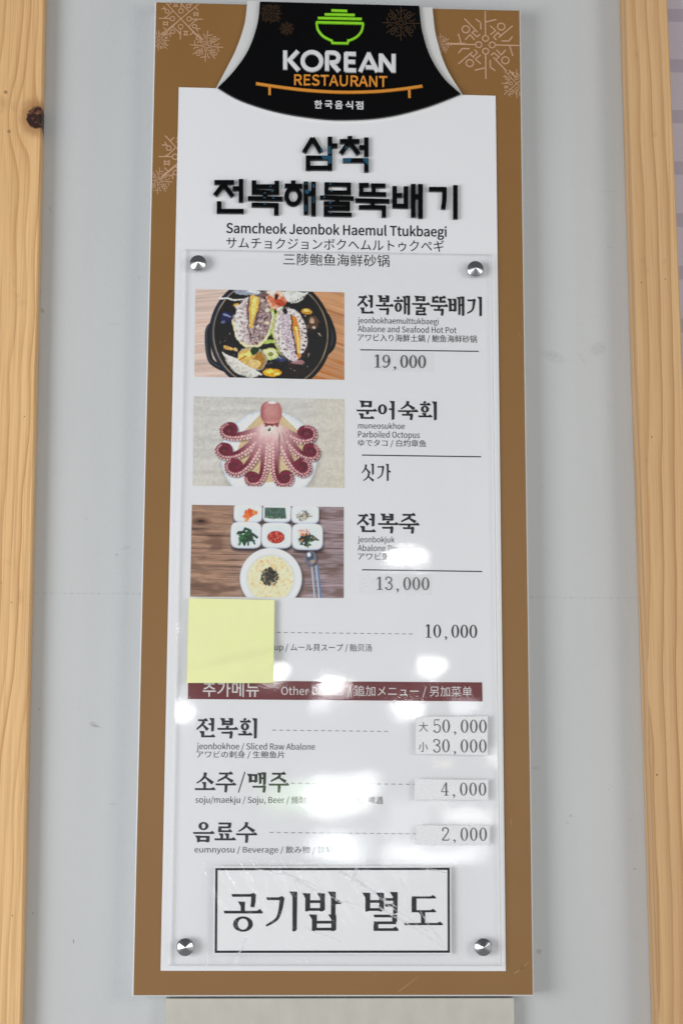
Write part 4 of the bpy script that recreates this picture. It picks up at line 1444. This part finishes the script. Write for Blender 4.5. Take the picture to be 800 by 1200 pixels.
title_letter([[(288, 55), (288, 132)], [(422, 57), (422, 134)], [(288, 91), (422, 91)], [(275, 124), (436, 126)], [(354, 128), (354, 160)], [(252, 160), (455, 163)], [(274, 198), (432, 201)], [(419, 192), (419, 258)]], [], *s2, LW,
             DOT([(352, 130), (395, 122), (350, 158), (352, 196), (402, 160), (385, 92)]))
title_letter([[(518, 55), (518, 84)], [(468, 86), (570, 88)], [(592, 62), (592, 256)], [(637, 63), (637, 263)], [(592, 131), (637, 131)]], [(518, 148, 39, 48)], *s2, LW * .98,
             [[(588, 70), (596, 70), (596, 82), (588, 82)], [(633, 78), (642, 78), (642, 100), (633, 100)], [(588, 110), (622, 118), (600, 138), (588, 130)], [(634, 150), (641, 150), (641, 190), (634, 190)], [(588, 200), (595, 200), (595, 240), (588, 240)]])
title_letter([[(712, 66), (712, 136)], [(843, 68), (843, 138)], [(700, 78), (856, 80)], [(700, 125), (856, 127)], [(674, 155), (872, 160)], [(775, 160), (775, 188)], [(696, 189), (850, 191)], [(839, 188), (839, 224)], [(696, 219), (850, 221)], [(708, 219), (708, 258)],
              [(696, 253), (860, 256)]], [], *s2, LW * .9, DOT([(735, 78), (742, 120), (700, 155), (735, 188), (738, 216), (738, 248)]))
s3 = (5.0, 390, 200)
title_letter([[(152, 82), (210, 82)], [(166, 70), (166, 140)], [(224, 85), (308, 86)], [(238, 73), (238, 138)], [(152, 134), (312, 137)], [(132, 172), (330, 177)], [(232, 178), (232, 212)], [(152, 212), (312, 214)], [(298, 206), (298, 271)]], [], *s3, LW * .95)
title_letter([[(361, 88), (361, 215)], [(427, 90), (427, 215)], [(361, 142), (404, 142)], [(348, 204), (440, 207)], [(470, 76), (470, 271)], [(513, 77), (513, 277)], [(470, 149), (513, 149)]], [], *s3, LW)
title_letter([[(562, 106), (664, 107)], [(653, 98), (652, 165), (645, 223)], [(717, 83), (717, 281)]], [], *s3, LW)

# ------------------------------------------------------------------ logo plaque at the top of the board
RY, BY = -0.0040, -0.0085
blk = catmull([(304.6, 1.5), (301.5, 28), (291, 58), (274, 83), (255.4, 102.2)], 6) + catmull([(255.4, 102.2), (281, 116.5), (320, 129.2), (362, 136.8), (400, 139.6), (450, 136.6), (498, 125.2), (539.4, 109.6)], 6)[1:] + catmull([(539.4, 109.6), (520, 91.5), (504, 66), (494.5, 36), (491, 6.5)], 6)[1:]
whi = catmull([(289.8, 1.2), (286.6, 28), (276.5, 58), (264, 83), (253.2, 103.2)], 6) + catmull([(253.2, 103.2), (280, 118.2), (320, 131.2), (362, 139), (400, 141.8), (450, 138.8), (500, 126.8), (541.4, 110.4)], 6)[1:] + catmull([(541.4, 110.4), (522, 78), (510.5, 42), (506.4, 8.8)], 6)[1:]


def ccw(px, y):
    q = [uv(*p, y) for p in px]
    a = sum(q[i - 1][0] * q[i][1] - q[i][0] * q[i - 1][1] for i in range(len(q)))
    return q if a > 0 else q[::-1]


def inset_poly(q, d):
    n = len(q)
    out_ = []
    for i in range(n):
        a, b, c = np.array(q[i - 1]), np.array(q[i]), np.array(q[(i + 1) % n])
        t = (b - a) / (np.linalg.norm(b - a) + 1e-12) + (c - b) / (np.linalg.norm(c - b) + 1e-12)
        t = t / (np.linalg.norm(t) + 1e-12)
        out_.append(tuple(b + np.array([-t[1], t[0]]) * d))
    return out_


m = MB()
m.prism(ccw(whi, RY), -0.0001, RY)
m.build('plaque_rim', MAT['rim_white'], menu, BASE)
m = MB()
q = ccw(blk, BY)
m.prism(q, RY + .0002, BY, bevel=.0005, inset=inset_poly(q, .0005))
plaque = m.build('logo_plaque', MAT['plaque_black'], menu, BASE)

FYY = BY - .0002
# the dim snowflakes printed on the plaque
for kind, px, py, rad, th in (('b', 317.5, 15.5, 13, .0005), ('a', 336, 33.5, 9.5, .0004), ('a', 469.5, 27, 22, .0007)):
    m = MB()
    flake(m, kind, px, py, rad, FYY, th, (uv(300, 20, FYY)[0], Z0, uv(491.5, 20, FYY)[0], Z0 + H - .004), 0, (), None)
    m.build('snowflake_print', MAT['flake_dark'], plaque, BASE)
    FYY -= .00002


def raised(mb, q, wd, y0, y1, b, k=0, ext=0.0):
    mb.prism(ribbon(q, wd, None, ext), y0, y1 - k * .00002, bevel=b, inset=ribbon(q, wd - 2 * b, None, ext - b))


def raised_closed(mb, outer, inner, y0, y1, b):
    n = len(outer)
    cx = np.mean(outer, 0)
    io = [tuple(np.array(p) + (cx - p) / np.linalg.norm(cx - p) * b) for p in outer]
    ii = [tuple(np.array(p) - (cx - p) / np.linalg.norm(cx - p) * b) for p in inner]
    for i in range(n):
        j = (i + 1) % n
        P = lambda p, yy: (p[0], yy, p[1])
        for A, ya, B, yb in ((outer, y0, outer, y1 + b), (outer, y1 + b, io, y1), (io, y1, ii, y1), (ii, y1, inner, y1 + b), (inner, y1 + b, inner, y0)):
            mb.face([P(A[i], ya), P(A[j], ya), P(B[j], yb), P(B[i], yb)])


# green bowl of noodles
m = MB()
EY = BY - .0030
for k, (a, b) in enumerate((((388.2, 11.6), (406.8, 12.2)), ((380.3, 16.2), (415.8, 17.0)), ((372.3, 20.5), (424.0, 21.6)), ((370.2, 25.5), (426.2, 26.8)))):
    raised(m, [uv(*a, EY), uv(*b, EY)], .0031, BY + .0005, EY, .0008, k)
bowl = catmull([(371.0, 26), (372.5, 34), (379, 42), (389, 47.2)], 6) + [(389.4, 49.8), (407.2, 50.2), (407.8, 47.4)] + catmull([(407.8, 47.4), (417, 43.2), (423.5, 36), (425.6, 27)], 6)
raised(m, [uv(*p, EY) for p in bowl], .0028, BY + .0005, EY, .0008, 5)
m.build('bowl_logo', MAT['green'], plaque, BASE)

# KOREAN
KW = .0053
KY = BY - .0040
KL = {
    'K': ([[(334.2, 58.4), (334.2, 80.6)], [(349.2, 59.0), (339.2, 69.6), (350.2, 81.8)]], None),
    'O': ([], (365.6, 70.6, 10.9, 11.0)),
    'R': ([[(383.2, 60.2), (383.2, 82.2)], [(382.0, 61.0), (392.4, 61.2), (396.6, 65.4), (394.4, 71.4), (386.2, 72.6)], [(388.6, 73.2), (397.4, 82.8)]], None),
    'E': ([[(405.4, 60.8), (405.4, 82.6)], [(404.6, 62.2), (417.2, 62.5)], [(405.0, 71.6), (416.4, 71.8)], [(404.6, 81.4), (417.4, 81.7)]], None),
    'A': ([[(432.6, 61.2), (422.0, 83.2)], [(431.4, 61.2), (442.4, 83.6)], [(428.4, 78.0), (438.8, 78.2)]], None),
    'N': ([[(446.2, 62.0), (446.2, 83.6)], [(461.2, 62.4), (461.2, 84.2)], [(446.4, 63.6), (461.0, 82.6)]], None)}
for ch, (sts, ring) in KL.items():
    m = MB()
    for k, st in enumerate(sts):
        q = [uv(*p, KY) for p in st]
        if len(st) == 5:
            q = catmull(q, 5)
        raised(m, q, KW, BY + .0005, KY, .0011, k, .0)
    if ring:
        cx, cy, rx, ry = ring
        c = uv(cx, cy, KY)
        s = uv(cx + 1, cy, KY)[0] - c[0]
        raised_closed(m, ring_pts(c[0], c[1], rx * s + KW / 2, ry * s + KW / 2, 40), ring_pts(c[0], c[1], rx * s - KW / 2, ry * s - KW / 2, 40), BY + .0005, KY, .0011)
    m.build('logo_letter', MAT['letter_white'], plaque, BASE)

# RESTAURANT (raised letters)
c = bpy.data.curves.new('t', 'FONT')
if SANS:
    c.font = SANS
c.body, c.offset, c.extrude, c.bevel_depth, c.bevel_resolution, c.resolution_u = 'RESTAURANT', -.002, .08, .006, 1, 4
to = bpy.data.objects.new('t', c)
C.objects.link(to)
me = bpy.data.meshes.new_from_object(to.evaluated_get(bpy.context.evaluated_depsgraph_get()))
V = np.array([v.co[:] for v in me.vertices])
bpy.data.objects.remove(to)
lo, hi = V.min(0), V.max(0)
(u0, vb), (u1, _) = uv(344.6, 100.0, KY), uv(453.8, 100.0, KY)
vt = uv(399, 87.4, KY)[1]
vb = uv(399, 100.2, KY)[1]
for v in me.vertices:
    v.co = (u0 + (v.co[0] - lo[0]) / (hi[0] - lo[0]) * (u1 - u0), BY + .0004 - (v.co[2] - lo[2]) / (hi[2] - lo[2]) * .0036, (vb - Z0) + (v.co[1] - lo[1]) / (hi[1] - lo[1]) * (vt - vb))
me.materials.clear()
me.materials.append(MAT['bronze'])
link('logo_lettering', me, plaque)

# ochre tray line with two feet
m = MB()
bar = catmull([(300, 96.8), (325, 100.6), (360, 104.8), (400, 107.0), (440, 106.2), (470, 103.4), (495, 99.8)], 5)
raised(m, [uv(*p, KY) for p in bar], .0037, BY + .0005, KY + .0006, .0012)
for a, b in (((316, 100.5), (316, 110.2)), ((479.6, 104.0), (479.8, 113.6))):
    raised(m, [uv(*a, KY), uv(*b, KY)], .0031, BY + .0005, KY + .0009, .0010)
m.build('tray_logo', MAT['bronze'], plaque, BASE)
for i, ch in enumerate('한국음식점'):
    xx = 368.2 + i * 12.05
    print_text('plaque_lettering', ch, xx, xx + 9.2, 127.2 + i * .26, 117.4 + i * .26, BY - .0002, MAT['letter_white'], plaque, BASE, .008, True)

# ------------------------------------------------------------------ clear acrylic cover and its four steel standoffs
A0, A1 = -0.0046, -0.0072
m = MB()
q = quad([(215.4, 291.8), (576.2, 297.8), (587.6, 1132.2), (197.2, 1131.8)], A1)
cb = .0016
m.prism(q, A0, A1, 0, 1, bevel=cb, inset=inset_poly(q, cb))
for i, f in enumerate(m.f):
    ys = [m.v[j][1] for j in f]
    if max(ys) - min(ys) > 1e-6:
        m.mi[i] = 1
    elif min(ys) > A1 + 1e-6:
        m.mi[i] = 2
m.build('cover_sheet', [MAT['acrylic'], MAT['acrylic_edge'], MAT['acrylic_back']], menu, BASE)

prof = [(.0, -.0058), (.0007, -.0056), (.0082, -.0020), (.0094, -.0012), (.0097, .0), (.0097, .0030), (.0092, .0034)]
m = MB()
n = 48
for i in range(n):
    a0, a1 = 2 * math.pi * i / n, 2 * math.pi * (i + 1) / n
    for j in range(len(prof) - 1):
        (r0, ya), (r1, yb) = prof[j], prof[j + 1]
        P = lambda a, r, yy: (r * math.cos(a), yy, r * math.sin(a))
        f = [P(a0, r0, ya), P(a1, r0, ya), P(a1, r1, yb), P(a0, r1, yb)]
        m.face(f[1:] if r0 == 0 else f, 0, j == 4)
cap_me = m.build('standoff_cap', MAT['steel'])
import bmesh
bm = bmesh.new()
bm.from_mesh(cap_me.data)
bmesh.ops.remove_doubles(bm, verts=bm.verts, dist=1e-6)
bm.to_mesh(cap_me.data)
bm.free()
m = MB()
rp = ring_pts(0, 0, .006, .006, 24)
m.prism(rp, 0.0086, .0031)
post_me = m.build('standoff_barrel', MAT['steel'])
first = True
for px, py in ((232.2, 308.2), (556.8, 315.0), (217.2, 1110), (566.2, 1110)):
    p = at(px, py, A1 - .004)
    o = cap_me if first else cap_me.copy()
    s = post_me if first else post_me.copy()
    if not first:
        C.objects.link(o)
        C.objects.link(s)
    o.parent = menu
    o.location = (p.x, A1 - .0032, p.z - Z0)
    s.parent = o
    s.location = (0, 0, 0)
    first = False

# ================================================================== things stuck onto the cover
FY = A1 - .0003


def sticker(name, label, corners, lines, film, cat='price label', group='taped price labels', paper=True, FY=FY):
    q = quad(corners, FY)
    base = Vector(((q[0][0] + q[1][0]) / 2, FY, min(q[0][1], q[1][1])))
    t = thing(name, label, cat, base, group)
    m = MB()
    if paper:
        qi = inset_poly(q, .0018)
        m.flat(qi, FY - .0001)
        m.build('paper_slip', MAT['paper'], t, base)
    m = MB()
    for txt, x0, x1, yt, yb in lines:
        brush_line(m, txt, x0, x1, yt, yb, FY - .0003, tv=.118, th=.05)
    m.build('price_lettering', MAT['ink_soft'], t, base)
    m = MB()
    m.flat(q, FY - .0006)
    m.build('tape_film', film, t, base)
    return t, base


sticker('price_label', 'faint taped label reading 19,000 under the abalone hot pot', [(422, 412.5), (508, 413.5), (508, 436), (422, 435)], [('19,000', 437.5, 498.5, 416, 431)], MAT['tape'], paper=False, FY=TY - .0002)
sticker('price_label', 'cloudy taped label reading 13,000 under the abalone porridge', [(419, 671.5), (505.5, 672.5), (505.5, 697.5), (418, 696)], [('13,000', 440, 502.5, 676.2, 691.4)], MAT['tape_cloudy'], paper=False, FY=TY - .0002)
t, base = sticker('price_label', 'tall taped label with two prices, 50,000 over 30,000', [(485.6, 838.6), (572.4, 838.2), (572, 886.6), (485.2, 884.6)], [('50,000', 507.2, 569.8, 843.2, 858.8), ('30,000', 507, 569.6, 866.4, 881.8)], MAT['tape_cloudy'])
print_text('size_lettering', '大', 490.6, 501.2, 857.4, 846.2, FY - .0003, MAT['ink_soft'], t, base, 0, True)
print_text('size_lettering', '小', 490.2, 501, 881, 869.4, FY - .0003, MAT['ink_soft'], t, base, 0, True)
sticker('price_label', 'cloudy taped label reading 4,000 beside the soju and beer', [(484.4, 911.8), (573.2, 912.6), (572.6, 938.8), (484, 938)], [('4,000', 516.6, 569.2, 917, 932.4)], MAT['tape_cloudy'])
sticker('price_label', 'cloudy taped label reading 2,000 beside the beverages', [(486, 966), (575, 966.2), (574, 991), (485.6, 990.4)], [('2,000', 517.2, 570, 969.8, 985.4)], MAT['tape_cloudy'])

# the taped notice
nq = quad([(250.6, 1015.4), (528, 1015), (528.4, 1118.4), (249.6, 1118.6)], FY)
nb = Vector(((nq[0][0] + nq[1][0]) / 2, FY, nq[0][1]))
notice = thing('paper_notice', 'white paper notice with a thick black frame under clear creased tape', 'notice', nb)
m = MB()
m.flat(nq, FY - .0001)
m.build('paper_sheet', MAT['paper'], notice, nb)
m = MB()
oq = quad([(252.4, 1017.2), (526.6, 1016.8), (526.9, 1116.6), (251.6, 1116.8)], FY - .0003)
for qd in ring_quads(oq, inset_poly(oq, .0036)):
    m.flat(qd, FY - .0003)
m.build('frame_print', MAT['ink'], notice, nb)
for ch, x0, x1, yt, yb in (('공', 261.8, 306.5, 1046.8, 1092), ('기', 309, 353, 1045, 1091.5), ('밥', 355.6, 400, 1045, 1091.2), ('별', 426, 470, 1045.4, 1091), ('도', 473.2, 517.6, 1050.4, 1086.5)):
    m = MB()
    brush_line(m, ch, x0, x1, yt, yb, FY - .0003, tv=.13, th=.072)
    m.build('notice_letter', MAT['ink'], notice, nb)
for cs in ([(236.5, 1008.6), (540.5, 1007.4), (541.5, 1066), (236, 1066)], [(235.8, 1067), (541.6, 1067), (543, 1127.6), (234.6, 1128)]):
    m = MB()
    m.flat(quad(cs, FY - .0007), FY - .0007)
    m.build('tape_film', MAT['tape'], notice, nb)
# creases in the tape, their glare painted on as pale hazy strips
r = random.Random(4)
dy = 0
for (ax, ay), (bx, by), w0, w1 in (((398, 1022), (440, 1046), 3.5, .8), ((415, 1030), (500, 1092), 2.2, .8), ((440, 1060), (522, 1112), 2.6, .6), ((360, 1040), (400, 1056), 1.4, .5), ((330, 1022), (372, 1040), 3.0, .8), ((500, 1018), (524, 1024), 2.6, 1), ((288, 1098), (276, 1130), 1.6, 2.2),
                                   ((246, 1112), (240, 1134), 1.4, 2), ((470, 1030), (478, 1070), 1.2, .5), ((392, 1054), (420, 1062), 2.4, .5), ((448, 1054), (470, 1066), 2.8, .6), ((358, 1086), (398, 1104), 1.2, 1), ((493, 1068), (520, 1110), 1.8, .5), ((346, 1030), (368, 1044), 4, 2), ((300, 1018), (330, 1024), 1.6, .8), ((418, 1016), (410, 1034), 5, 1)):
    pts = [(ax + (bx - ax) * k / 4 + r.uniform(-1.2, 1.2), ay + (by - ay) * k / 4 + r.uniform(-1.2, 1.2)) for k in range(5)]
    dy += .00001
    m = MB()
    m.flat(ribbon(catmull([uv(*p, FY - .001) for p in pts], 4), w0 * .00095, w1 * .00095), FY - .001 - dy)
    m.build('tape_crease_glare', MAT['streak'], notice, nb)

# the yellow note: stuck at the top, its lower edge lifting
tl, tr, br, bl = (np.array(uv(*c_, FY)) for c_ in ((221.6, 701), (321.6, 703.2), (320.4, 801), (219, 800.6)))
N = 56
sb = Vector((float(tl[0] + tr[0]) / 2, FY, float(bl[1])))
vs, fs = [], []
for j in range(N + 1):
    for i in range(N + 1):
        s, t = i / N, j / N
        p = (tl * (1 - s) + tr * s) * (1 - t) + (bl * (1 - s) + br * s) * t
        lift = .0075 * max(0, t - .2) ** 1.7 * (0.6 + .8 * s)
        d = (t - (1.02 - .46 * s) + .05 * math.sin(5 * s)) * 13
        crease = .0017 * math.exp(-d * d) + .0004 * math.sin(3.1 * s + 4 * t) * t
        d2 = (t - .88 + .2 * s) * 14
        crease += .0009 * math.exp(-d2 * d2) + .0006 * math.exp(-((t - 1.12 + .5 * s) * 22) ** 2) + .0005 * math.sin(6 * s + 2) * math.sin(5 * t) * t
        vs.append((p[0] - sb.x, -.0003 - lift - crease, p[1] - sb.z))
for j in range(N):
    for i in range(N):
        a = j * (N + 1) + i
        fs.append((a + N + 1, a + N + 2, a + 1, a))
me = bpy.data.meshes.new('sticky_note')
me.from_pydata(vs, [], fs)
me.polygons.foreach_set('use_smooth', [True] * len(fs))
me.materials.append(MAT['note'])
o = link('sticky_note', me, None, sb)
o['label'], o['category'] = 'blank square pale yellow sticky note covering one menu item', 'sticky note'

# ================================================================== the arcade opposite: what the clear cover mirrors
def mirror_point(px, py, L):
    p = at(px, py, A1)
    d = (p - CAM).normalized()
    d.y = -d.y
    return p + d * ((-L - p.y) / d.y), (p - CAM).length + abs((-L - p.y) / d.y)


LAMP_Y = 4.4
m = MB()
n, k = 32, 12
for i in range(n):
    for j in range(k):
        P = lambda a, b: (.5 * math.cos(2 * math.pi * a / n) * math.sin(math.pi * b / k), .5 * math.sin(2 * math.pi * a / n) * math.sin(math.pi * b / k), .5 * math.cos(math.pi * b / k))
        m.face([P(i, j + 1), P(i + 1, j + 1), P(i + 1, j), P(i, j)], 0, True)
lamp_mats = [emit('lamp_glass_bright', (1, 1, 1), 34), emit('lamp_glass_cool', (.93, .92, 1), 9), emit('lamp_glass_warm', (1, .82, .60), 5)]
globes = {}
for i, mt in enumerate(lamp_mats):
    if i == 0:
        g0 = m.build('lamp_globe', mt)
    else:
        g0 = g0.copy()
        g0.data = g0.data.copy()
        C.objects.link(g0)
        g0.data.materials[0] = mt
    globes[i] = [g0, False]
m = MB()
m.prism(ring_pts(0, 0, .006, .006, 8), -.5, .5)
cord_me = m.build('lamp_cord', MAT['cord'])
for v in cord_me.data.vertices:
    v.co = (v.co[0], v.co[2], v.co[1])
cord_used = False
lamps = [(473, 653, 46, 23, 0, 'brightest wide oval lamp reflected beside the porridge heading'), (322, 790, 34, 19, 0, 'oval lamp reflected at the corner of the yellow note'), (389, 808, 42, 24, 0, 'bright oval lamp reflected over the maroon strip'),
         (503, 783, 38, 19, 0, 'oval lamp reflected above the maroon strip'), (475, 831, 34, 14, 0, 'small oval lamp reflected just below the maroon strip'), (374, 830, 26, 13, 1, 'dim lilac lamp reflected below the maroon strip'),
         (546, 827, 40, 16, 1, 'dim wide lamp reflected near the 50,000 label'), (214, 833, 22, 22, 0, 'round lamp reflected at the edge of the cover'), (519, 894, 30, 11, 2, 'warm flat lamp reflected between the price labels'),
         (511, 941, 24, 6, 2, 'thin warm lamp reflected under the 4,000 label'), (201, 737, 8, 14, 1, 'narrow dim lamp reflected at the cover edge near the yellow note')]
for px, py, wpx, hpx, mi, lab in lamps:
    p, dist = mirror_point(px, py, LAMP_Y)
    t = thing('pendant_lamp', lab, 'lamp', p, 'lit pendant lamps across the passage')
    src, used = globes[mi]
    o = src.copy() if used else src
    if used:
        C.objects.link(o)
    globes[mi][1] = True
    o.parent = t
    o.location = (0, 0, 0)
    o.scale = (wpx / F_PX * dist, wpx / F_PX * dist, hpx / F_PX * dist)
    c_ = cord_me.copy() if cord_used else cord_me
    if cord_used:
        C.objects.link(c_)
    cord_used = True
    c_.parent = t
    top = 3.0
    c_.location = (0, 0, (top - p.z) / 2 + hpx / F_PX * dist * .5)
    c_.scale = (1, 1, top - p.z - hpx / F_PX * dist * .0)
for k_, (g0, used) in globes.items():
    if not used:
        bpy.data.objects.remove(g0)

# daylight windows at the far side of the passage
WINY = 5.4


def window(label, corners, col, s, edge=None, WINY=5.4):
    pts = [mirror_point(px, py, WINY)[0] for px, py in corners]
    us, vs_ = [p.x for p in pts], [p.z for p in pts]
    u0, u1, v0, v1 = min(us), max(us), min(vs_), max(vs_)
    base = Vector(((u0 + u1) / 2, -WINY, v0))
    t = thing('daylight_window', label, 'window', base, 'bright windows across the passage')
    t['kind'] = 'thing'
    m = MB()
    m.face([(u1, -WINY, v0), (u0, -WINY, v0), (u0, -WINY, v1), (u1, -WINY, v1)])
    g = NG('window_daylight')
    x, y, z = g.pos()
    c = col
    if edge:
        f = g.step(g.m('ADD', x, g.m('MULTIPLY_ADD', g.noise(g.vec(x, y, z), 9, 3), .25, -.12)), edge[1], edge[2])
        c = g.mix(f, edge[0], col)
    g.set((.8, .8, .8), .3)
    g.put(g.b.inputs['Emission Color'], c)
    wv = g.m('MULTIPLY_ADD', g.noise(g.vec(x, y, z), 7, 2), .12, -.06)          # glow painted to fade unevenly at the pane edges, softening its reflection
    ex = g.step(g.m('ADD', g.m('ABSOLUTE', x), wv), (u1 - u0) / 2 + .01, max((u1 - u0) / 2 - .16, .02))
    ez = g.step(g.m('ADD', g.m('ABSOLUTE', g.m('SUBTRACT', z, (v1 - v0) / 2)), wv), (v1 - v0) / 2 + .01, max((v1 - v0) / 2 - .09, .005))
    g.put(g.b.inputs['Emission Strength'], g.m('MULTIPLY', g.m('MULTIPLY', ex, ez), s))
    m.build('window_pane', g.mat, t, base)
    m = MB()
    fr = .012
    for a in (rect_uv(u0 - fr, v0 - fr, u1 + fr, v0 - .001), rect_uv(u0 - fr, v1 + .001, u1 + fr, v1 + fr), rect_uv(u0 - fr, v0 - .001, u0 - .001, v1 + .001), rect_uv(u1 + .001, v0 - .001, u1 + fr, v1 + .001)):
        m.prism([(p[0], p[1]) for p in a], -WINY - .03, -WINY + .03)
    m.build('window_frame', MAT['dark_metal'], t, base)


window('bright white window with greenery at one side, reflected across the drinks lines', [(290, 900), (447, 900), (447, 962), (290, 962)], (.96, 1, .97), 27, ((.10, .17, .07), -.10, .08))
window('low white window reflected above the paper notice', [(358, 968), (436, 968), (436, 1016), (358, 1016)], (.95, 1, .99), 20)
window('long low window strip reflected above the paper notice', [(426, 988), (598, 988), (598, 1014), (426, 1014)], (.97, .98, 1), 12)
window('soft white window reflected between the 4,000 and 2,000 labels', [(516, 943), (584, 943), (592, 972), (508, 972)], (1, .99, .97), 11)
window('small tall window reflected beside the 30,000 label', [(574, 866), (586, 866), (586, 903), (574, 903)], (1, .98, .96), 11)
window('wide dim shop front behind the smaller bright windows, reflected in the lower cover', [(352, 928), (592, 928), (592, 1012), (352, 1012)], (.93, 1, .97), 2.6, None, 6.4)
